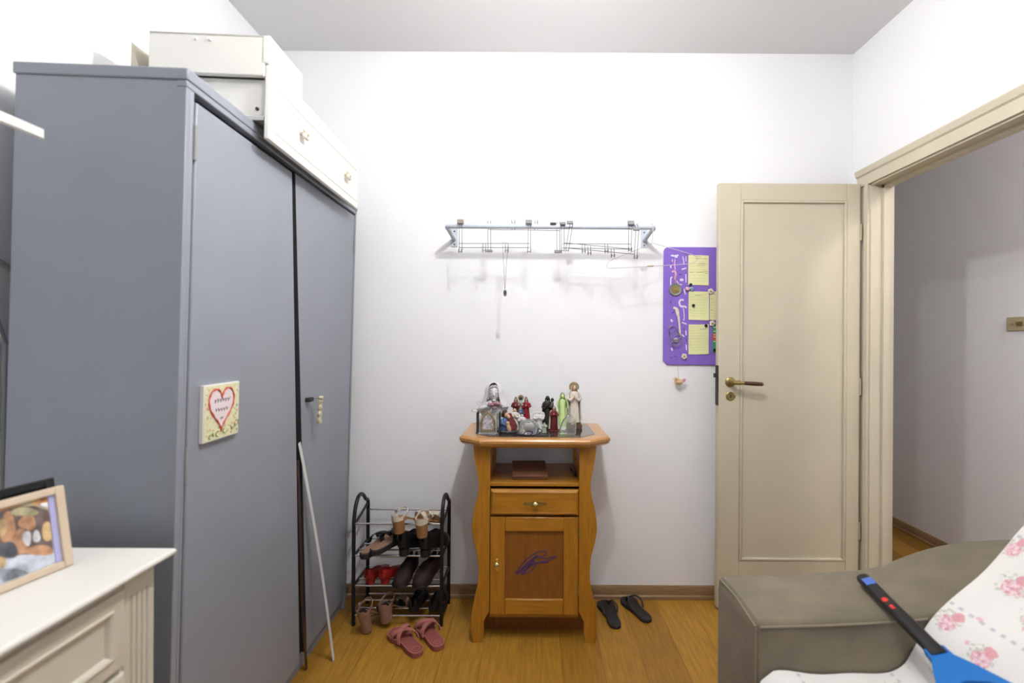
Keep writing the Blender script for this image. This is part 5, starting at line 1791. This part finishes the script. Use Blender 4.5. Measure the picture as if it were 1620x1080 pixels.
build('dark_flourishes', dk_, M['purplepen'], nb, world=True)
pk = MB()
stroke(pk, [(250, 270), (245, 340), (255, 420)], 0.003)
stroke(pk, [(205, 450), (245, 440), (262, 480), (250, 560)], 0.0045)
build('pink_flourishes', pk, M['pinkpaper'], nb, world=True)

def note(label, x0, y0, x1, y1, seed, dyy=0.0, lines=()):
    A, B = aty(x0, y1, YBD), aty(x1, y0, YBD)
    r = thing('yellow_note', label, 'note', (A[0], YBD, A[2]), group='yellow notes on the purple board')
    g = []
    rnd = random.Random(seed)
    for i in range(7):
        row = []
        for j in range(7):
            u, v = i / 6, j / 6
            curl = 0.0006 + 0.003 * (v - 0.5) ** 2 * 2 + 0.002 * (u ** 3) * (1 - v)
            row.append((A[0] + (B[0] - A[0]) * u, YBD - 0.0008 - curl - dyy, A[2] + (B[2] - A[2]) * v + 0.001 * math.sin(u * 3 + seed)))
        g.append(row)
    sh = MB()
    sh.sheet(g, 0.0004, (0, 1, 0))
    build('sheet', sh, M['paper'], r, world=True)
    def yy(u, v):
        return YBD - 0.0011 - (0.0006 + 0.003 * (v - 0.5) ** 2 * 2 + 0.002 * (u ** 3) * (1 - v)) - dyy
    pale = MB()
    for k_ in range(9):
        v = 0.90 - k_ * 0.095
        pale.tube([(A[0] + (B[0] - A[0]) * u, yy(u, v), A[2] + (B[2] - A[2]) * v + 0.001 * math.sin(u * 3 + seed)) for u in (0.05, 0.3, 0.6, 0.95)], 0.0004, 4)
    build('ruled_lines', pale, M['inkpale'], r, world=True)
    ik = MB()
    for (u0, u1, v, amp) in lines:
        n_ = max(2, int((u1 - u0) * 14))
        pts = []
        for i in range(n_ * 4 + 1):
            t = i / (n_ * 4)
            u = u0 + (u1 - u0) * t
            vv = v + amp * math.cos(i * 1.57) * rnd.uniform(0.4, 1.0)
            pts.append((A[0] + (B[0] - A[0]) * u, yy(u, vv) - 0.0002, A[2] + (B[2] - A[2]) * vv))
        ik.tube(pts, 0.0006, 4)
    if lines:
        build('handwriting', ik, M['ink'], r, world=True)
    return r
note('top yellow note with lines of dark handwriting', 1088.5, 404, 1121, 451, 1, 0, ((0.35, 0.62, 0.955, 0.012), (0.30, 0.66, 0.89, 0.012), (0.72, 0.92, 0.885, 0.016), (0.50, 0.85, 0.73, 0.014), (0.44, 0.80, 0.66, 0.010), (0.05, 0.26, 0.44, 0.008), (0.40, 0.72, 0.44, 0.012), (0.78, 0.97, 0.46, 0.016), (0.80, 0.97, 0.40, 0.012)))
note('yellow note with faint pencil lines directly under the top one', 1089, 461, 1121.5, 506, 2, 0, ((0.05, 0.12, 0.36, 0.006), (0.30, 0.6, 0.86, 0.006)))
note('yellow note partly hidden by the edge of the door', 1122.5, 461, 1152, 506, 3, 0, ((0.05, 0.14, 0.75, 0.006), (0.05, 0.14, 0.35, 0.006)))
note('lowest yellow note with faint pencil lines under a black magnet', 1089, 513, 1121, 560, 4, 0, ((0.05, 0.12, 0.30, 0.006), (0.55, 0.85, 0.84, 0.006)))
for px, py, lab in ((1092, 450.5, 'round black magnet at the foot of the top yellow note'), (1096.3, 483.3, 'round black magnet in the middle of the second yellow note'), (1116.3, 515, 'round black magnet at the top of the lowest yellow note'), (1130, 553.5, 'round black magnet on the red and green card')):
    c = aty(px, py, YBD)
    o = build('magnet', MB().lathe([(0, 0), (0.0075, 0), (0.0075, -0.004), (0.006, -0.006), (0, -0.006)], (c[0], YBD - 0.0052, c[2]), 16, 'y'), M['black'], loc=(c[0], YBD - 0.004, c[2]))
    tag(o, lab, 'magnet', 'black magnets on the purple board')
# flower pins
for px, py, lab in ((1123.5, 461, 'cream flower pin above the gap between the middle notes'), (1126, 511.5, 'cream flower pin at the top of the red and green card'), (1081.5, 563.5, 'pinkish cream flower pin at the bottom of the board')):
    c = aty(px, py, YBD)
    t_ = thing('flower_pin', lab, 'pin', (c[0], YBD - 0.002, c[2]), group='flower pins on the purple board')
    fm2 = MB()
    for k_ in range(5):
        a = 2 * PI * k_ / 5 + px
        fm2.ell((0.008 * math.cos(a), -0.006, 0.008 * math.sin(a)), 0.0075, 0.003, 0.0075, 10, 6)
    build('petals', fm2, M['petal'], t_)
    build('flower_centre', MB().ell((0, -0.009, 0), 0.004, 0.003, 0.004, 8, 6), M['pinkstrap'] if px < 1100 else M['gold'], t_)
# bird-like small pin near top note
c = aty(1087, 457, YBD)
t_ = thing('bird_magnet', 'pink and pale blue bird magnet by the corner of the second note', 'magnet', (c[0], YBD - 0.002, c[2]))
build('bird_body', MB().ell((0, -0.006, 0), 0.012, 0.005, 0.009, rot=(0, 0.5, 0)), M['pinkpaper'], t_)
build('wing', MB().ell((0.015, -0.007, 0.003), 0.012, 0.004, 0.006, rot=(0, -0.4, 0)).ell((0.022, -0.006, -0.002), 0.007, 0.003, 0.010, rot=(0, 0.4, 0)), mat('pale_blue_paint', (0.30, 0.42, 0.52), 0.5), t_)
# round medal
c = aty(1068, 458, YBD)
t_ = thing('round_medal', 'round silver medal with a golden relief hanging on the board', 'medal', (c[0], YBD - 0.002, c[2]))
build('medal_disc', MB().lathe([(0, 0), (0.031, 0), (0.033, -0.003), (0.030, -0.006), (0.025, -0.004), (0, -0.004)], (0, 0, 0), 28, 'y'), M['dullsteel'], t_)
rf = MB()
rf.lathe([(0, -0.004), (0.020, -0.004), (0.019, -0.0055), (0, -0.006)], (0.002, 0, 0), 24, 'y')
for k_ in range(9):
    a = k_ * 2.4
    rf.ell((0.002 + 0.011 * math.cos(a) * (k_ % 3) / 2, -0.006, 0.011 * math.sin(a) * (k_ % 3) / 2), 0.004, 0.002, 0.004, 8, 5)
build('relief', rf, M['brass'], t_)
build('hanging_loop', MB().tube([(0, -0.003, 0.030), (0.0, -0.004, 0.05), (0.002, -0.004, 0.075)], 0.0022, 6), M['rose'], t_)
# bunch of charms on a ribbon
c = aty(1067, 489, YBD)
t_ = thing('charm_bunch', 'silver wire charm and chain hanging from a beige ribbon on the board', 'charm', (c[0], YBD - 0.001, c[2]))
rbm = MB()
P = [aty(*C4(a, b), YBD - 0.006) for a, b in ((140, 468), (160, 475), (172, 520), (180, 580), (183, 640))]
rbm.tube(spline(P, 4), [0.006] * 4 + [0.0085] * 4 + [0.005] * 9, 6, ry=0.002, up=(0, 1, 0))
build('ribbon', rbm, M['petal'], t_, world=True)
wm = MB()
def oval(cx, cy, rx, ry_, r=0.0014, rot_=0.0, depth=0.010):
    pts = []
    for i in range(18):
        a = 2 * PI * i / 18
        x, y = rx * math.cos(a), ry_ * math.sin(a)
        pts.append(aty(*C4(cx + x * math.cos(rot_) - y * math.sin(rot_), cy + x * math.sin(rot_) + y * math.cos(rot_)), YBD - depth))
    wm.tube(pts, r, 6, closed=True)
oval(150, 645, 32, 66, rot_=-0.35)
oval(158, 668, 36, 42, rot_=-0.2, depth=0.014)
oval(128, 600, 22, 20, depth=0.008)
oval(165, 650, 30, 14, rot_=-0.5, depth=0.016)
oval(150, 690, 30, 14, rot_=-0.3, depth=0.012)
build('wire_charm', wm, M['dullsteel'], t_, world=True)
gq = aty(*C4(158, 672), YBD - 0.008)
build('green_stone', MB().ell(gq, 0.013, 0.005, 0.012), M['sagepaint'], t_, world=True)
# green and red card
A, B = aty(1126, 557, YBD), aty(1144, 512, YBD)
t_ = thing('printed_card', 'glossy red and green printed card at the edge of the door', 'card', (A[0], YBD, A[2]))
hh = B[2] - A[2]
build('card', MB().box(A[0], B[0], YBD - 0.003, YBD - 0.001, A[2], B[2]), M['green'], t_, world=True)
build('red_band', MB().box(A[0] - 0.001, B[0], YBD - 0.0036, YBD - 0.003, A[2] + hh * 0.42, A[2] + hh * 0.66), M['red'], t_, world=True)
wbm = MB()
for v in (0.08, 0.36, 0.52, 0.60, 0.72, 0.86):
    wbm.box(A[0] + 0.006, B[0], YBD - 0.0042, YBD - 0.0036, A[2] + hh * v, A[2] + hh * (v + 0.03))
build('pale_print', wbm, M['cardface'], t_, world=True)
# wooden bird hanging below
bd = aty(1074, 604, YB - 0.03)
t_ = thing('hanging_bird', 'small painted wooden bird dangling on a thread below the purple board', 'ornament', bd)
bm2 = MB()
bm2.ell((0, 0, 0), 0.021, 0.012, 0.014)
bm2.ell((-0.015, 0, 0.014), 0.010, 0.009, 0.010)
bm2.tube([(-0.024, 0, 0.014), (-0.031, 0, 0.013)], [0.003, 0.0008], 6)
build('bird_body', bm2, M['birdwood'], t_)
build('tail', MB().ell((0.024, 0, 0.008), 0.014, 0.004, 0.008, rot=(0, -0.5, 0)), M['rose'], t_)
build('eye', MB().ell((-0.018, -0.008, 0.017), 0.0015, 0.0015, 0.0015, 6, 4), M['iron'], t_)
thr_top = z0b + 0.004
build('thread', MB().tube([(0, 0, 0.008), (0.0, 0.010, 0.045), (0, 0.0185, thr_top - bd[2])], 0.0009, 5), M['rose'], t_)

# ================================================================ SOFA
sofa = thing('sofa', 'beige velour sofa against the right wall with its far arm showing', 'sofa', (1.1, 0.4, 0))
AY0, AY1 = 1.18, 1.425
prof = spline([(0.570, 0.600), (0.75, 0.606), (0.92, 0.617), (1.03, 0.630), (1.12, 0.664), (1.21, 0.693), (1.31, 0.710), (1.45, 0.718), (1.58, 0.720)], 5)
ar = MB()
xs = [p[0] for p in prof]
rings = []
for (x, z) in [(0.562, 0.588)] + prof:
    crown_ = 0.010
    e = 0.016 if x > 0.565 else 0.026
    rings.append([(x, AY0 + (0.010 if e > 0.02 else 0), 0.03), (x, AY0 + (0.010 if e > 0.02 else 0), z - e), (x, AY0 + 0.006, z - 0.005), (x, AY0 + e, z), (x, (AY0 + AY1) / 2, z + crown_ * 0.4), (x, AY1 - e, z), (x, AY1 - 0.005, z - 0.006), (x, AY1, z - e * 1.2), (x, AY1, 0.03)])
ar.loft(rings)
arm = build('armrest', ar, M['sofa'], sofa, world=True, angle=50)
sm_ = MB()
sm_.tube([(x, AY0 - 0.0005, z - 0.012) for x, z in prof if x < 1.0], 0.0028, 6)
sm_.tube([(0.562, AY0 + 0.004, 0.05), (0.562, AY0 + 0.004, 0.40), (0.5625, AY0 + 0.006, 0.582)], 0.0028, 6)
sm_.tube([(0.562, AY0 + 0.006, 0.585), (0.564, (AY0 + AY1) / 2, 0.596), (0.562, AY1 - 0.006, 0.590)], 0.0028, 6)
build('piping', sm_, M['seam'], arm, world=True)
build('armrest', MB().box(0.57, 1.58, -0.80, -0.56, 0.03, 0.62), M['sofa'], sofa, 0.02, world=True)
build('seat_base', MB().box(0.60, 1.58, -0.56, AY0, 0.04, 0.30), M['sofa'], sofa, 0.015, world=True)
build('seat_cushion', MB().box(0.585, 1.34, -0.55, AY0 - 0.002, 0.30, 0.452), M['sofa'], sofa, 0.03, 4, world=True)
bk = MB()
bk.prism([(1.58, 0.03), (1.20, 0.30), (1.00, 0.40), (0.965, 0.44), (0.985, 0.485), (1.10, 0.62), (1.20, 0.74), (1.30, 0.86), (1.40, 0.93), (1.58, 0.94)], -0.56, AY0 - 0.002, 'y')
build('backrest', bk, M['sofa'], sofa, 0.02, 4, world=True)
for x in (0.64, 1.52):
    for y in (-0.76, 1.38):
        build('foot', MB().box(x - 0.03, x + 0.03, y - 0.03, y + 0.03, 0, 0.035), M['darkwood'], sofa, world=True)

# floral throw draped over seat and back: an arc-length sheet
def cloth_profile(y):
    """(x,z) polyline over the seat and up the back at depth y"""
    k = max(0.0, min(1.0, (y - 0.2) / 1.0))
    return spline([(0.578, 0.20), (0.574, 0.34), (0.580, 0.440), (0.615, 0.468), (0.75, 0.466), (0.86, 0.472), (0.925, 0.492), (0.958, 0.530), (1.00, 0.590), (1.06, 0.655), (1.13, 0.725), (1.18, 0.785), (1.225, 0.845), (1.29, 0.920), (1.38, 0.962), (1.52, 0.966)], 5)
th = MB()
g = []
uvs = []
NYc = 90
yA, yB_ = -0.50, AY0 - 0.006
for j in range(NYc + 1):
    y = yA + (yB_ - yA) * j / NYc
    pr = cloth_profile(y)
    row = []
    s_ = 0
    last = None
    for i, (x, z) in enumerate(pr):
        t_edge = (y - (yB_ - 0.10)) / 0.10
        t_edge = max(0, t_edge)
        wv = 0.006 * math.sin(9 * y + 4 * x) + 0.005 * math.sin(23 * y - 13 * x + 1.3) + 0.004 * math.sin(31 * x + 7 * y)
        # long folds running down from the back
        wv += 0.006 * math.sin(38 * (y + 0.5 * x)) * max(0, min(1, (z - 0.47) * 4))
        nx, nz = (0, 1) if z < 0.475 and x > 0.60 else ((-1, 0) if x < 0.60 else (-0.72, 0.69))
        wv = wv + 0.006
        if z < 0.60 and x > 0.60:
            wv += 0.115 * math.exp(-((x - 0.90) / 0.13) ** 2 - ((y - 0.76) / 0.13) ** 2)
        if y > yB_ - 0.02:
            wv = max(wv, 0.002)
        p = (x + nx * wv, y, z + nz * wv)
        # far edge swells over the armrest beside the backrest
        row.append(p)
        if last is not None:
            s_ += math.hypot(x - last[0], z - last[1])
        last = (x, z)
        uvs.append((s_, y))
    g.append(row)
th.sheet(g, 0.005, (0.5, 0, -0.6))
throw = build('floral_throw', th, M['cloth'], loc=(0.9, 0.4, 0.2), angle=70)
tag(throw, 'cream floral throw with pink roses draped over the sofa seat and back', 'throw')
me = throw.data
uvl = me.uv_layers.new(name='UVMap')
nvt = len(uvs)
# smooth wrapping: vertex order is kept by from_pydata
for lp_ in me.loops:
    vi = lp_.vertex_index
    uvl.data[lp_.index].uv = uvs[vi % nvt]

# ================================================================ ELECTRIC RACKET
rA = Vector(aty(1364, 913, 1.32))
rB = Vector(aty(1533, 1084, 0.93))
dirr = (rB - rA)
LR = dirr.length
ex = dirr.normalized()
ez = Vector((-0.35, 0.0, 1)) 
ez = (ez - ex * ez.dot(ex)).normalized()
ey = ez.cross(ex)
rt = thing('electric_racket', 'blue and black electric insect racket lying on sofa arm and throw', 'insect racket')
rt.matrix_world = Matrix.Translation(rA) @ Matrix(((ex[0], ey[0], ez[0], 0), (ex[1], ey[1], ez[1], 0), (ex[2], ey[2], ez[2], 0), (0, 0, 0, 1)))
hL = LR * 0.80
hm3 = MB()
sec = [(0.0, 0.014, 0.010), (0.006, 0.0165, 0.0125), (0.05, 0.0165, 0.013), (0.10, 0.0155, 0.013), (0.16, 0.0155, 0.0135), (0.20, 0.0165, 0.014), (hL * 0.88, 0.0165, 0.013), (hL, 0.0200, 0.011), (hL + 0.002, 0.012, 0.006)]
rings = []
for (x, a, b) in sec:
    rings.append([(x, a * (abs(math.cos(t)) ** 0.7) * (1 if math.cos(t) > 0 else -1), b * (abs(math.sin(t)) ** 0.7) * (1 if math.sin(t) > 0 else -1)) for t in [2 * PI * i / 20 for i in range(20)]])
hm3.loft(rings)
build('handle', hm3, M['black'], rt, 0.0)
build('label_band', MB().box(0.026, 0.056, -0.0125, 0.0125, 0.0115, 0.0140), M['racketlabel'], rt, 0.001)
bt = MB()
bt.ell((0.125, -0.005, 0.0125), 0.009, 0.008, 0.0045)
build('button', bt, M['redbtn'], rt)
build('switch', MB().box(0.150, 0.165, -0.009, -0.001, 0.010, 0.0155), M['redbtn'], rt, 0.001)
yk = MB()
x0r = hL - 0.022
RR = 0.082
ring_c = hL + 0.075 + 0.10
outer_pts = [(ring_c + 0.105 * math.cos(t), RR * math.sin(t)) for t in [2 * PI * i / 40 for i in range(40)]]
yk.tube([(p[0], p[1], 0) for p in outer_pts], 0.0075, 10, closed=True, ry=0.006)
yk.prism([(x0r, -0.021), (x0r + 0.03, -0.023), (hL + 0.04, -0.040), (ring_c - 0.065, -0.070), (ring_c - 0.058, -0.058), (ring_c - 0.090, -0.034), (ring_c - 0.100, 0.0), (ring_c - 0.090, 0.034), (ring_c - 0.058, 0.058), (ring_c - 0.065, 0.070), (hL + 0.04, 0.040), (x0r + 0.03, 0.023), (x0r, 0.021)], -0.008, 0.008, 'z')
build('head_frame', yk, M['racketblue'], rt, 0.002)
gr = MB()
for i in range(-9, 10):
    yy = i * 0.0085
    if abs(yy) < RR - 0.002:
        hx = 0.105 * math.sqrt(1 - (yy / RR) ** 2)
        gr.tube([(ring_c - hx, yy, 0), (ring_c + hx, yy, 0)], 0.0007, 4)
for i in range(-11, 12):
    xx = i * 0.009
    if abs(xx) < 0.103:
        hy = RR * math.sqrt(1 - (xx / 0.105) ** 2)
        gr.tube([(ring_c + xx, -hy, 0.001), (ring_c + xx, hy, 0.001)], 0.0007, 4)
build('wire_grid', gr, M['steel'], rt)
